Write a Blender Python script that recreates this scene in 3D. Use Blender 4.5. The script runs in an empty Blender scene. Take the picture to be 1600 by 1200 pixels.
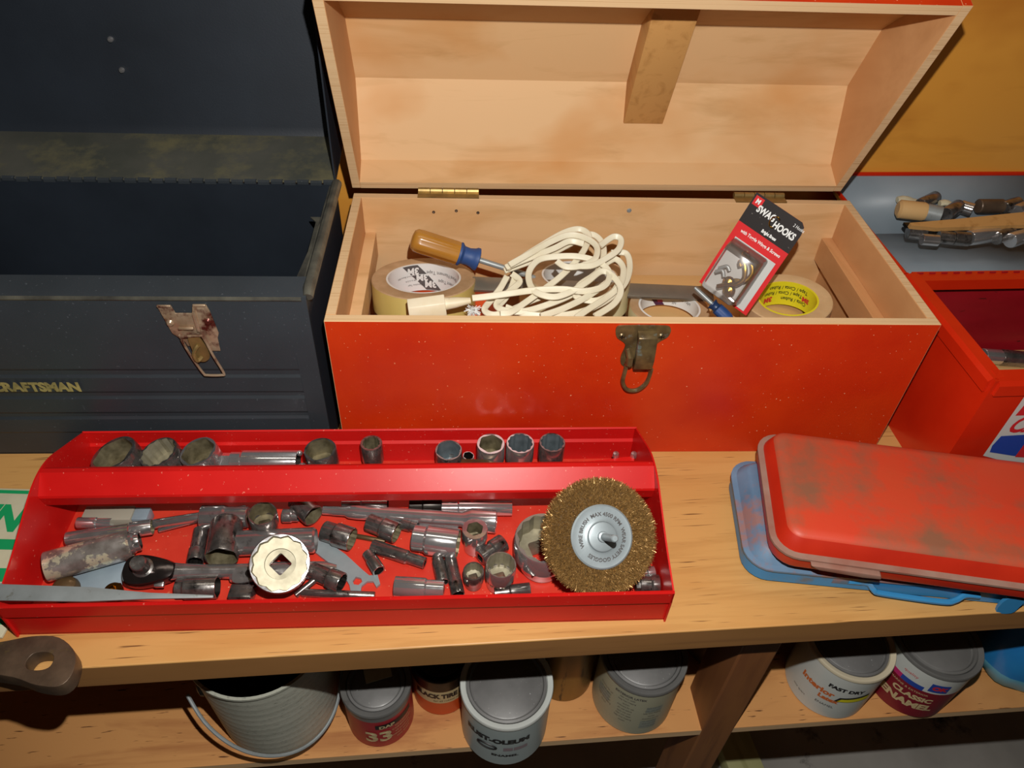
import bpy, bmesh, math, random
from mathutils import Vector, Matrix, noise
rng = random.Random(11)
SC = bpy.context.scene
COL = SC.collection
PI = math.pi

# ---------------------------------------------------------------- camera, light, exposure
CAM = Vector((0.0, 0.0, 0.58))          # bench top is z = 0, floor z = -0.85, back wall y = 0.853
FOC = 1170.0
_R0 = Vector((0.99733046, -0.01483492, 0.07149743))
_R1 = Vector((-0.06257658, -0.67824902, 0.73216285))
_R2 = Vector((0.03763148, -0.73468237, -0.67736673))
cam_data = bpy.data.cameras.new('camera')
cam_data.sensor_width = 36.0
cam_data.lens = FOC / 1600 * 36
cam_data.clip_start = 0.01
cam = bpy.data.objects.new('camera', cam_data)
COL.objects.link(cam)
cam.matrix_world = Matrix(((_R0[0], -_R0[1], -_R0[2], CAM[0]), (_R1[0], -_R1[1], -_R1[2], CAM[1]),
                           (_R2[0], -_R2[1], -_R2[2], CAM[2]), (0, 0, 0, 1)))
SC.camera = cam
world = bpy.data.worlds.new('world'); SC.world = world
world.use_nodes = True
world.node_tree.nodes['Background'].inputs[0].default_value = (1.0, 0.86, 0.70, 1)
world.node_tree.nodes['Background'].inputs[1].default_value = 0.02
fl = bpy.data.lights.new('camera_flash', 'SPOT')
fl.spot_size = math.radians(112); fl.spot_blend = .55
fl.energy = 23.5
fl.shadow_soft_size = 0.005
fl.color = (1.0, 0.97, 0.93)
flo = bpy.data.objects.new('camera_flash', fl)
flo.location = (0.030, 0.062, 0.646)
flo.rotation_euler = cam.matrix_world.to_euler()
COL.objects.link(flo)
# added fill light over the bench, gives the chrome something to reflect
sl = bpy.data.lights.new('chrome_fill_light', 'AREA'); sl.shape = 'RECTANGLE'; sl.size = 1.2; sl.size_y = .16; sl.energy = 2.0; sl.color = (1.0, .93, .80)
slo = bpy.data.objects.new('chrome_fill_light', sl); slo.location = (.20, .42, 1.50); COL.objects.link(slo)
SC.view_settings.view_transform = 'Standard'
SC.view_settings.look = 'None'
SC.view_settings.gamma = 1.0
SC.view_settings.use_curve_mapping = False
SC.view_settings.exposure = 0.0

# ---------------------------------------------------------------- helpers
def ray(px, py):
    d = Vector((px - 800.0, py - 600.0, FOC))
    return Vector((_R0.dot(d), _R1.dot(d), _R2.dot(d)))
def at_z(px, py, z):
    r = ray(px, py); return CAM + r * ((z - CAM.z) / r.z)
def at_y(px, py, y):
    r = ray(px, py); return CAM + r * (y / r.y)
def on_plane(px, py, p, n):
    r = ray(px, py); return CAM + r * ((Vector(p) - CAM).dot(n) / r.dot(n))
def depth(p):
    d = p - CAM; return Vector((_R0[2], _R1[2], _R2[2])).dot(d)
def px_len(n, p):
    return n * depth(p) / FOC

def lin(c):
    if isinstance(c, str):
        c = tuple(int(c[i:i+2], 16) / 255 for i in (0, 2, 4))
    return tuple((x / 12.92 if x <= .04045 else ((x + .055) / 1.055) ** 2.4) for x in c) + (1,)

class MB:
    """collects polygons, then links them as ONE mesh object"""
    def __init__(s):
        s.v = []; s.f = []; s.m = []
    def add(s, vs, fs, mi=0, M=None):
        b = len(s.v)
        for v in vs:
            v = Vector(v)
            s.v.append(M @ v if M is not None else v)
        for f in fs:
            s.f.append([b + i for i in f]); s.m.append(mi)
        return s
    def box(s, x0, x1, y0, y1, z0, z1, mi=0, M=None, bev=0.0, faces=None):
        if bev > 0:
            bm = bmesh.new()
            bmesh.ops.create_cube(bm, size=1)
            for v in bm.verts:
                v.co = Vector(((x0+x1)/2 + v.co.x*(x1-x0), (y0+y1)/2 + v.co.y*(y1-y0), (z0+z1)/2 + v.co.z*(z1-z0)))
            bmesh.ops.bevel(bm, geom=bm.edges[:], offset=bev, segments=2, profile=0.5, affect='EDGES')
            s.bm(bm, mi, M); bm.free(); return s
        vs = [(x0,y0,z0),(x1,y0,z0),(x1,y1,z0),(x0,y1,z0),(x0,y0,z1),(x1,y0,z1),(x1,y1,z1),(x0,y1,z1)]
        fs = [(3,2,1,0),(4,5,6,7),(0,1,5,4),(1,2,6,5),(2,3,7,6),(3,0,4,7)]  # bottom top front right back left
        b = len(s.v)
        for v in vs:
            v = Vector(v); s.v.append(M @ v if M is not None else v)
        for k, f in enumerate(fs):
            s.f.append([b+i for i in f]); s.m.append(mi if faces is None else faces[k])
        return s
    def bm(s, bm, mi=0, M=None):
        bm.verts.index_update()
        s.add([v.co.copy() for v in bm.verts], [[v.index for v in f.verts] for f in bm.faces], mi, M)
        return s
    def prism(s, poly, a0, a1, axis='x', mi=0, M=None, side=None):
        """extrude a polygon: axis x -> poly in (y,z); y -> (x,z); z -> (x,y)"""
        def P(u, w, a):
            return {'x': (a, u, w), 'y': (u, a, w), 'z': (u, w, a)}[axis]
        n = len(poly)
        vs = [P(u, w, a0) for u, w in poly] + [P(u, w, a1) for u, w in poly]
        b = len(s.v)
        for v in vs:
            v = Vector(v); s.v.append(M @ v if M is not None else v)
        s.f.append([b+i for i in range(n)][::-1]); s.m.append(mi)
        s.f.append([b+n+i for i in range(n)]); s.m.append(mi)
        for i in range(n):
            j = (i+1) % n
            s.f.append([b+i, b+j, b+n+j, b+n+i]); s.m.append(mi if side is None else side[i])
        return s
    def lathe(s, prof, n=32, mi=0, M=None, mis=None, closed=False):
        b = len(s.v); k = len(prof)
        for r, z in prof:
            for i in range(n):
                a = 2*PI*i/n
                v = Vector((r*math.cos(a), r*math.sin(a), z)); s.v.append(M @ v if M is not None else v)
        for q in range(k if closed else k-1):
            q2 = (q+1) % k
            for i in range(n):
                j = (i+1) % n
                s.f.append([b+q*n+i, b+q*n+j, b+q2*n+j, b+q2*n+i]); s.m.append(mis[q] if mis else mi)
        return s
    def loops(s, rings, mi=0, M=None, cap0=False, cap1=False, mis=None):
        b = len(s.v); n = len(rings[0])
        for r in rings:
            for v in r:
                v = Vector(v); s.v.append(M @ v if M is not None else v)
        for q in range(len(rings)-1):
            for i in range(n):
                j = (i+1) % n
                s.f.append([b+q*n+i, b+q*n+j, b+(q+1)*n+j, b+(q+1)*n+i]); s.m.append(mis[q] if mis else mi)
        if cap0: s.f.append([b+i for i in range(n)][::-1]); s.m.append(mi)
        if cap1: s.f.append([b+(len(rings)-1)*n+i for i in range(n)]); s.m.append(mi)
        return s
    def tube(s, pts, r, n=8, mi=0, M=None, closed=False, rad=None):
        pts = [Vector(p) for p in pts]; k = len(pts); rings = []
        up = None
        for i, p in enumerate(pts):
            if closed: t = pts[(i+1) % k] - pts[i-1]
            else: t = pts[min(i+1, k-1)] - pts[max(i-1, 0)]
            t.normalize()
            if up is None:
                up = Vector((0, 0, 1)) if abs(t.z) < .9 else Vector((1, 0, 0))
            u = (up - t*up.dot(t)).normalized(); w = t.cross(u); up = u
            rr = rad[i] if rad else r
            rings.append([p + u*(rr*math.cos(2*PI*j/n)) + w*(rr*math.sin(2*PI*j/n)) for j in range(n)])
        if closed: rings.append(rings[0])
        return s.loops(rings, mi, M, not closed, not closed)
    def build(s, name, mats, parent=None, M=None, smooth=35, bevel=0.0):
        me = bpy.data.meshes.new(name)
        me.from_pydata([tuple(v) for v in s.v], [], s.f)
        if not isinstance(mats, (list, tuple)): mats = [mats]
        for m in mats: me.materials.append(m)
        me.polygons.foreach_set('material_index', s.m)
        bm = bmesh.new(); bm.from_mesh(me)
        bmesh.ops.recalc_face_normals(bm, faces=bm.faces[:])
        if bevel > 0:
            es = [e for e in bm.edges if len(e.link_faces) == 2 and e.calc_face_angle(0) > .5]
            bmesh.ops.bevel(bm, geom=es, offset=bevel, segments=2, profile=.5, affect='EDGES')
        bm.to_mesh(me); bm.free()
        if smooth:
            me.polygons.foreach_set('use_smooth', [True]*len(me.polygons))
            me.set_sharp_from_angle(angle=math.radians(smooth))
        o = bpy.data.objects.new(name, me); COL.objects.link(o)
        if parent is not None: o.parent = parent
        if M is not None: o.matrix_local = M
        return o

def tag(o, label=None, cat=None, group=None, kind=None):
    if label: o['label'] = label
    if cat: o['category'] = cat
    if group: o['group'] = group
    if kind: o['kind'] = kind
    return o
def thing(name, label, cat, loc=(0,0,0), rz=0.0, group=None, M=None):
    o = bpy.data.objects.new(name, None); COL.objects.link(o)
    o.empty_display_size = .02
    if M is not None: o.matrix_world = M
    else:
        o.location = loc; o.rotation_euler = (0, 0, rz)
    return tag(o, label, cat, group)

def frame(p, z, x=None):
    """matrix with origin p, local Z along z, local X close to x"""
    z = Vector(z).normalized(); x = Vector(x if x is not None else (1, 0, 0))
    if abs(x.normalized().dot(z)) > .98: x = Vector((0, 1, 0))
    x = (x - z*x.dot(z)).normalized(); y = z.cross(x)
    M = Matrix((x, y, z)).transposed().to_4x4(); M.translation = Vector(p); return M

def catmull(pts, sub=8, closed=False):
    pts = [Vector(p) for p in pts]; n = len(pts); out = []
    for i in range(n if closed else n-1):
        g = lambda j: pts[j % n] if closed else pts[max(0, min(n-1, j))]
        a, b, c, d = g(i-1), g(i), g(i+1), g(i+2)
        for k in range(sub):
            t = k/sub
            out.append(.5*((2*b) + (c-a)*t + (2*a-5*b+4*c-d)*t*t + (3*b-a-3*c+d)*t**3))
    if not closed: out.append(pts[-1])
    return out

def text_geo(body, size, bold=0.0, sx=1.0, shear=0.0, align='CENTER'):
    cu = bpy.data.curves.new('t', 'FONT'); cu.body = body; cu.size = size; cu.offset = bold
    cu.align_x = align; cu.align_y = 'CENTER'; cu.resolution_u = 3; cu.shear = shear
    o = bpy.data.objects.new('t', cu); COL.objects.link(o)
    dg = bpy.context.evaluated_depsgraph_get()
    me = bpy.data.meshes.new_from_object(o.evaluated_get(dg))
    vs = [Vector((v.co.x*sx, v.co.y, 0)) for v in me.vertices]; fs = [list(p.vertices) for p in me.polygons]
    bpy.data.objects.remove(o); bpy.data.curves.remove(cu); bpy.data.meshes.remove(me)
    return vs, fs
def put_text(mb, body, size, fn, mi=0, **kw):
    vs, fs = text_geo(body, size, **kw)
    mb.add([fn(v.x, v.y) for v in vs], fs, mi); return mb
def quad_grid(mb, fn, poly, mi=0, nu=10, nv=6):
    """a quad given by 4 corners in (s,t), subdivided along s, mapped by fn"""
    a, b, c, d = [Vector(p) for p in poly]; vs = []; fs = []
    for i in range(nu+1):
        p = a.lerp(b, i/nu); q = d.lerp(c, i/nu)
        for j in range(nv+1):
            w = p.lerp(q, j/nv); vs.append(fn(w.x, w.y))
    m = nv+1
    for i in range(nu):
        for j in range(nv): fs.append([i*m+j, (i+1)*m+j, (i+1)*m+j+1, i*m+j+1])
    mb.add(vs, fs, mi)

# ---------------------------------------------------------------- materials
def _new(name):
    m = bpy.data.materials.new(name); m.use_nodes = True
    nt = m.node_tree; return m, nt, nt.nodes['Principled BSDF']
def _noise(nt, vec, scale, detail=4, rough=.55, dist=0.0):
    n = nt.nodes.new('ShaderNodeTexNoise'); n.inputs['Scale'].default_value = scale
    n.inputs['Detail'].default_value = detail; n.inputs['Roughness'].default_value = rough
    n.inputs['Distortion'].default_value = dist
    nt.links.new(vec, n.inputs['Vector']); return n.outputs['Fac']
def _ramp(nt, fac, stops):
    r = nt.nodes.new('ShaderNodeValToRGB'); e = r.color_ramp.elements
    while len(e) < len(stops): e.new(.5)
    for k, (p, c) in enumerate(stops):
        e[k].position = p; e[k].color = c if len(c) == 4 else tuple(c)+(1,)
    nt.links.new(fac, r.inputs[0]); return r.outputs[0]
def _mix(nt, fac, a, b, mode='MIX'):
    n = nt.nodes.new('ShaderNodeMix'); n.data_type = 'RGBA'; n.blend_type = mode
    if hasattr(fac, 'links'): nt.links.new(fac, n.inputs[0])
    else: n.inputs[0].default_value = fac
    for i, s in ((6, a), (7, b)):
        if hasattr(s, 'links'): nt.links.new(s, n.inputs[i])
        else: n.inputs[i].default_value = s
    return n.outputs[2]
def _coord(nt, stretch=(1,1,1), rnd=False):
    tc = nt.nodes.new('ShaderNodeTexCoord'); mp = nt.nodes.new('ShaderNodeMapping')
    mp.inputs['Scale'].default_value = stretch
    nt.links.new(tc.outputs['Object'], mp.inputs['Vector'])
    if rnd:
        oi = nt.nodes.new('ShaderNodeObjectInfo'); ml = nt.nodes.new('ShaderNodeMath'); ml.operation = 'MULTIPLY'
        ml.inputs[1].default_value = 7.3; nt.links.new(oi.outputs['Random'], ml.inputs[0])
        nt.links.new(ml.outputs[0], mp.inputs['Location'])
    return mp.outputs['Vector']
def _bump(nt, bsdf, fac, strength, distance=.001):
    b = nt.nodes.new('ShaderNodeBump'); b.inputs['Strength'].default_value = strength
    b.inputs['Distance'].default_value = distance
    nt.links.new(fac, b.inputs['Height']); nt.links.new(b.outputs[0], bsdf.inputs['Normal'])

def paint(name, base, rough=.4, metal=0.0, var=None, vscale=30, dirt=None, dscale=60, dpos=(.58, .68), bump=0.0,
          bscale=300, stretch=(1,1,1), spec=.5, rvar=0.0, coat=0.0, speck=None, rnd=False):
    m, nt, b = _new(name); vec = _coord(nt, stretch, rnd)
    col = lin(base)
    out = None
    if var:
        f = _noise(nt, vec, vscale)
        out = _ramp(nt, f, [(.3, col), (.7, lin(var))])
    if dirt:
        f = _noise(nt, vec, dscale, 6, .65)
        k = _ramp(nt, f, [(dpos[0], (0,0,0)), (dpos[1], (1,1,1))])
        out = _mix(nt, k, out if out is not None else col, lin(dirt))
    if speck:
        f = _noise(nt, vec, 420, 1, .4)
        k = _ramp(nt, f, [(.74, (0,0,0)), (.77, (1,1,1))])
        out = _mix(nt, k, out if out is not None else col, lin(speck))
    if out is not None: nt.links.new(out, b.inputs['Base Color'])
    else: b.inputs['Base Color'].default_value = col
    b.inputs['Roughness'].default_value = rough; b.inputs['Metallic'].default_value = metal
    b.inputs['Specular IOR Level'].default_value = spec; b.inputs['Coat Weight'].default_value = coat
    b.inputs['Coat Roughness'].default_value = .15
    if rvar:
        f = _noise(nt, vec, vscale*1.7, 5)
        mr = nt.nodes.new('ShaderNodeMapRange'); nt.links.new(f, mr.inputs[0])
        mr.inputs[1].default_value = .3; mr.inputs[2].default_value = .7
        mr.inputs[3].default_value = max(.02, rough-rvar); mr.inputs[4].default_value = rough+rvar
        nt.links.new(mr.outputs[0], b.inputs['Roughness'])
    if bump: _bump(nt, b, _noise(nt, vec, bscale, 3), bump)
    return m

def wood(name, light, dark, stretch=(2, 40, 40), scale=1.0, pores=None, rough=.55, blotch=None, bump=.15, pore_s=(8, 300, 300),
         coat=0.0, spec=.4, pth=.66):
    m, nt, b = _new(name)
    v1 = _coord(nt, stretch)
    f = _noise(nt, v1, scale, 5, .6, .6)
    c = _ramp(nt, f, [(.28, lin(dark)), (.48, lin(light)), (.75, lin(light))])
    if blotch:
        fb = _noise(nt, _coord(nt, (stretch[0]**.5*2, stretch[1]**.5*1.3, stretch[2]**.5*1.3)), 1.6, 3)
        k = _ramp(nt, fb, [(.5, (0,0,0)), (.75, (1,1,1))]); c = _mix(nt, k, c, lin(blotch))
    if pores:
        fp = _noise(nt, _coord(nt, pore_s), 1.0, 2, .5)
        k = _ramp(nt, fp, [(pth, (0,0,0)), (pth+.07, (1,1,1))]); c = _mix(nt, k, c, lin(pores))
    nt.links.new(c, b.inputs['Base Color'])
    b.inputs['Roughness'].default_value = rough; b.inputs['Coat Weight'].default_value = coat
    b.inputs['Coat Roughness'].default_value = .25; b.inputs['Specular IOR Level'].default_value = spec
    _bump(nt, b, f, bump, .0006)
    return m
m_birch = wood('birch_plywood', 'dcb382', 'c69a66', (5, 26, 26), 1, blotch='d09a60', rough=.6, bump=.05)
m_birch2 = wood('birch_plywood_cross', 'cf9c6a', 'b5804e', (26, 5, 8), 1, blotch='c08a5a', rough=.6, bump=.05)
m_plyedge = wood('plywood_edge', 'dcb98c', 'b88a58', (3, 900, 900), 1, rough=.7, bump=.1)
m_brace = wood('pine_brace', 'c39256', 'a87840', (60, 60, 4), 1, rough=.55, bump=.05)
m_orange = paint('orange_red_wood_paint', 'd03a0c', .38, var='bb2408', vscale=9, dirt='8e1c10', dscale=16, dpos=(.66, .9), bump=.12, bscale=240, speck='e8a880')
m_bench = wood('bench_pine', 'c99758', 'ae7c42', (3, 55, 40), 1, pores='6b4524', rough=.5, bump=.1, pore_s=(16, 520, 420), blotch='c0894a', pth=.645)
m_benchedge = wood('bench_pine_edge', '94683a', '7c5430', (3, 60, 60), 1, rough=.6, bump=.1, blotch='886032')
m_shelf = wood('shelf_plywood', 'cf9458', 'a5683a', (4, 26, 20), 1, pores='5a341a', rough=.6, bump=.1, blotch='b27440', pore_s=(40, 300, 200))
m_leg = wood('leg_lumber', '8f5c30', '6b4020', (40, 40, 3), 1, rough=.55, bump=.15, blotch='79492a')
m_wall = wood('wall_plywood', 'e09a3c', 'c47e2a', (3, 14, 16), 1, rough=.42, bump=.04, blotch='c47c2c', coat=.25)
m_floor = paint('concrete', 'c4c0b8', .85, var='a09c94', vscale=5, dirt='2e2d2c', dscale=9, dpos=(.6, .7), bump=.3, bscale=90)
m_blackbox = paint('black_crackle_paint', '363b40', .42, var='2d3236', vscale=8, bump=.10, bscale=600, speck='4a4f54')
m_blackin = paint('black_interior_paint', '232a33', .5, var='191f27', vscale=7, bump=.06, bscale=500)
m_lidband = paint('grey_lid_band_paint', '56554d', .5, var='44463f', vscale=14, dirt='68634a', dscale=22, dpos=(.5, .7), bump=.06, bscale=400)  # paler grey-green tone for the black lid's short back band
m_rimroll = paint('worn_rolled_rim', '6a685c', .4, metal=.3, var='3b3a36', vscale=40)
m_tray = paint('red_tray_enamel', 'cf1c18', .36, var='c01412', vscale=12, spec=.28, coat=.0, speck='d86a5a', bump=.03, bscale=60)
m_trayfloor = paint('red_tray_floor', 'cf3a26', .45, var='c02a1c', vscale=30, dirt='c98a60', dscale=130, dpos=(.66, .78), speck='e6b090')
m_chrome = paint('chrome_plate', 'd8d4d2', .17, .88, var='bab6b4', vscale=60, rvar=.08, dirt='4a423c', dscale=90, dpos=(.62, .78), bump=.05, bscale=200, rnd=True)
m_chromedark = paint('worn_dark_chrome', 'a8a39f', .22, .88, var='7c7773', vscale=90, rvar=.1, dirt='2c2824', dscale=120, dpos=(.55, .7), bump=.08, bscale=260, rnd=True)
m_bright = paint('bright_chrome', 'e2e0e0', .13, .86, var='cfcccb', vscale=40, rvar=.05)
m_bore = paint('socket_bore', '8f8568', .5, .5, var='5d553f', vscale=120, dirt='6b3d18', dscale=70, dpos=(.62, .75), rnd=True)
m_borepale = paint('pale_socket_bore', 'a8a18a', .5, .5, var='8b846e', vscale=100, dirt='7d7050', dscale=110, dpos=(.66, .8), rnd=True)
m_boregrey = paint('grey_socket_bore', '8b979c', .45, .6, var='6c777b', vscale=100)
m_dark = paint('dark_steel', '2b2826', .35, .8, var='3a3632', vscale=60)
m_steel = paint('grey_steel', '9aa0a0', .45, .35, var='8a8f8e', vscale=50, dirt='6d6a5e', dscale=120, dpos=(.62, .75))
m_zinc = paint('zinc_plate', '9ea8ab', .42, .4, var='929c9f', vscale=60, bump=.03)
m_bluesteel = paint('blue_grey_plate', '9fb0bb', .42, .3, var='90a0aa', vscale=30, dirt='b04038', dscale=60, dpos=(.74, .76))
m_brass = paint('brass', 'b99038', .25, 1.0, var='8c6a28', vscale=80)
m_brown = paint('brown_oxide', '6d5436', .45, .5, var='4b3a26', vscale=60)
m_rust = paint('rusty_iron', '6a5644', .42, .35, var='4c3d30', vscale=50, dirt='6b5a34', dscale=60, dpos=(.6, .75), bump=.2, bscale=220)
m_wire = paint('brass_wire', 'bb9458', .34, .5, var='86643a', vscale=500)
m_wirebase = paint('brass_wire_core', '5a4324', .6, .6, var='4a3414', vscale=300)
m_redcase = paint('dirty_red_enamel', 'cf3d24', .5, var='c24a2a', vscale=10, dirt='8a5840', dscale=13, dpos=(.46, .68), bump=.05, bscale=200)
m_redcaseside = paint('red_enamel_side', 'c02c14', .38, var='b02410', vscale=20, dirt='6d4a3a', dscale=50, dpos=(.68, .8))
m_bluecase = paint('blue_enamel', '2f7fb4', .4, var='3a86b8', vscale=20, dirt='5d7080', dscale=30, dpos=(.56, .7))
m_bluedusty = paint('dusty_blue_enamel', '6c86a0', .6, var='4f708c', vscale=20, dirt='8c6a66', dscale=26, dpos=(.5, .62))
m_dustrim = paint('dusty_rim', '94796a', .7, var='8a5a4a', vscale=30)
m_redbox = paint('red_toolbox_enamel', 'cc2a0c', .3, var='bb2008', vscale=12, dirt='6a4a32', dscale=30, dpos=(.74, .8), coat=.2)
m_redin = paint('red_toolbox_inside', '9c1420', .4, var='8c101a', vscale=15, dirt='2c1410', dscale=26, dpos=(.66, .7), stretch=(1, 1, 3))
m_greyin = paint('grey_toolbox_lining', '8a949c', .45, var='7e8a92', vscale=12, dirt='8a7a68', dscale=24, dpos=(.68, .8))
m_tape = paint('yellow_tape_side', 'd2bd72', .35, var='c4ad60', vscale=20, stretch=(1, 1, .2), coat=.3)
m_tapetop = paint('tape_edge_dust', 'bd9c78', .6, var='a98862', vscale=60, bump=.1, bscale=300)
m_tapepale = paint('pale_tape_side', 'd9cfa6', .4, var='cdc08e', vscale=20)
m_white = paint('white_label', 'dcdcd8', .55)
m_cord = paint('white_vinyl_cord', 'e2dac2', .4, var='d6ccb0', vscale=30)
m_plug = paint('white_vinyl_plug', 'e6dac0', .45, var='d8caa8', vscale=40, dirt='b09a78', dscale=90, dpos=(.66, .8), bump=.1, bscale=200)
m_print = paint('black_print', '1c1a1c', .5)
m_greyprint = paint('grey_print', '55504f', .55)
m_redprint = paint('red_print', 'c5242a', .5)
m_yellow = paint('yellow_label', 'd9cf1e', .5)
m_handle = paint('amber_handle', 'b07a30', .25, var='a06a24', vscale=30, coat=.4)
m_blueband = paint('blue_collar', '24457c', .55)
m_orangeplastic = paint('orange_plastic', 'e2501c', .45)
m_cardblack = paint('card_black', '241e1c', .6, spec=.2, speck='6a6460')
m_cardred = paint('card_red', 'c8181c', .6, spec=.25)
m_cardback = paint('card_grey', 'b8b8b4', .6)
m_hingebrass = paint('hinge_brass', 'b0935c', .4, .7, var='8a7448', vscale=80)
m_latch = paint('aged_latch', '8a744c', .35, .55, var='54442e', vscale=70, dirt='8fa6a4', dscale=60, dpos=(.60, .74), bump=.1, bscale=200)
m_latchnick = paint('rusty_nickel_latch', 'c6ae92', .3, .5, var='a08468', vscale=60, dirt='5d2a22', dscale=50, dpos=(.48, .6), bump=.05)
m_gold = paint('gold_lettering', 'b8a868', .45, .2, var='8c8050', vscale=120)
m_canmetal = paint('can_lid_metal', '7c7b78', .42, .25, var='6c6b68', vscale=20, dirt='55534e', dscale=40, dpos=(.62, .75), rvar=.1)
m_candark = paint('dark_can_lid', '7a7977', .45, .2, var='686765', vscale=24, speck='a0a09c', rvar=.1)
m_canred = paint('red_can_label', 'b02430', .4, var='a01c28', vscale=30)
m_canwhite = paint('white_can_label', 'c9ccc6', .4, var='bfc4be', vscale=14)
m_cangrey = paint('pale_grey_can_label', 'a9b6b4', .4, var='9eacac', vscale=14)
m_canbeige = paint('beige_can_label', 'aaa88e', .45, var='a09e86', vscale=14)
m_canorange = paint('orange_can_label', 'cf4f1c', .4)
m_cancream = paint('cream_can_band', 'c9b486', .4)
m_cangold = paint('gold_can', '8f6f34', .35, .4, var='7a5c28', vscale=16, dirt='3c2c14', dscale=18, dpos=(.6, .64), stretch=(3, 3, .4))
m_canmaroon = paint('maroon_can_label', '7c1626', .4)
m_blueprint = paint('blue_print', '22449c', .4)
m_pail = paint('pale_pail', 'b2b2a4', .5, var='a2a496', vscale=8, dirt='6f7066', dscale=200, dpos=(.55, .7), stretch=(1, 1, 4))
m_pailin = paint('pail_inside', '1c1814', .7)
m_brownlid = paint('brown_can', '6e5636', .45, .3, var='58432a', vscale=20)
m_bag = paint('blue_plastic_bag', '2a86c4', .28, var='1f6cb0', vscale=14, coat=.3)
m_bagpale = paint('pale_blue_plastic', '6ab4cc', .3, var='5aa6c2', vscale=20)
m_ivory = paint('ivory_paper', 'cfc8aa', .6, var='c2ba9c', vscale=40)
m_green = paint('green_print', '16985a', .5)
m_lumber = wood('pale_lumber', 'c6c48a', 'a8a66c', (40, 4, 40), 1, rough=.6)
m_paper = paint('kraft_paper', 'd3a970', .6)
m_dust = paint('dust_fluff', '8d7c66', .9)

def clear_plastic(name):
    m = bpy.data.materials.new(name); m.use_nodes = True; nt = m.node_tree
    nt.nodes.remove(nt.nodes['Principled BSDF'])
    tr = nt.nodes.new('ShaderNodeBsdfTransparent'); tr.inputs[0].default_value = (.985, .97, .96, 1)
    gl = nt.nodes.new('ShaderNodeBsdfGlossy'); gl.inputs['Roughness'].default_value = .18
    df = nt.nodes.new('ShaderNodeBsdfDiffuse'); df.inputs[0].default_value = (.72, .62, .55, 1)
    lw = nt.nodes.new('ShaderNodeLayerWeight'); lw.inputs[0].default_value = .35
    m1 = nt.nodes.new('ShaderNodeMixShader'); m1.inputs[0].default_value = .12
    nt.links.new(tr.outputs[0], m1.inputs[1]); nt.links.new(df.outputs[0], m1.inputs[2])
    m2 = nt.nodes.new('ShaderNodeMixShader'); nt.links.new(lw.outputs['Fresnel'], m2.inputs[0])
    nt.links.new(m1.outputs[0], m2.inputs[1]); nt.links.new(gl.outputs[0], m2.inputs[2])
    nt.links.new(m2.outputs[0], nt.nodes['Material Output'].inputs[0]); return m
m_clear = clear_plastic('clear_blister')
R = math.radians
# ================================================================= setting
mb = MB(); mb.box(-2.2, 2.4, .865, .89, -.85, 1.5)
tag(mb.build('wall_back', m_wall), kind='structure')
mb = MB(); mb.box(-2.2, 2.4, -1.6, .89, -.88, -.85)
tag(mb.build('floor', m_floor), kind='structure')

mb = MB(); mb.box(-2.2, 2.4, -1.6, .89, 1.56, 1.58)
tag(mb.build('ceiling', paint('ceiling_boards', 'a89880', .8, var='948468', vscale=6)), kind='structure')

# ================================================================= workbench
BR_ = R(1.27)
bench = thing('workbench', 'long pine workbench with a worn yellow-brown top and a lower plywood shelf', 'workbench', (0, .3098, 0), BR_)
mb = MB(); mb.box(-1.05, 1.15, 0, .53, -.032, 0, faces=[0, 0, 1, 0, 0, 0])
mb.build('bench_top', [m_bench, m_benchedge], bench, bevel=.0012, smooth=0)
mb = MB(); mb.box(-1.05, 1.15, .024, .50, -.283, -.270, faces=[0, 0, 1, 0, 0, 0])
mb.build('lower_shelf', [m_shelf, m_plyedge], bench, bevel=.0008, smooth=0)
def leg(x0, x1, y0, y1, name='leg'):
    b = MB(); b.box(x0, x1, y0, y1, -.85, -.032)
    return b.build(name, m_leg, bench, bevel=.002, smooth=0)
leg(.268, .306, .023, .075)
leg(-.95, -.90, .023, .09); leg(1.05, 1.10, .023, .09); leg(-.95, -.90, .46, .52); leg(1.05, 1.10, .46, .52)

# ================================================================= orange wooden toolbox
BX = thing('wooden_toolbox', 'open orange-red wooden toolbox with bare plywood inside and hinged domed lid', 'toolbox', (-.1165, .526, 0), R(-1.35))
W, D, H, T = .5577, .2275, .1715, .0095
def panel(name, x0, x1, y0, y1, z0, z1, red, top=True, parent=BX, wood_=None, bev=.0006):
    """box whose listed faces (b t f r k l) are painted"""
    keys = 'btfrkl'
    fc = [1 if k in red else 0 for k in keys]
    if top: fc[1] = 2
    b = MB(); b.box(x0, x1, y0, y1, z0, z1, faces=fc)
    return b.build(name, [wood_ or m_birch, m_orange, m_plyedge], parent, bevel=bev, smooth=0)
panel('front_panel', 0, W, 0, T, 0, H, 'f')
panel('back_panel', 0, W, D-T, D, 0, H, 'k')
panel('end_panel', 0, T, T, D-T, 0, H, 'l', wood_=m_birch2)
panel('end_panel', W-T, W, T, D-T, 0, H, 'r', wood_=m_birch2)
panel('bottom_panel', T, W-T, T, D-T, .001, .010, 'b', top=False)
panel('cleat', T, T+.012, T, D-T, .098, .128, '', top=False, wood_=m_birch)
panel('cleat', W-T-.012, W-T, T, D-T, .098, .128, '', top=False, wood_=m_birch2)
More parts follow.
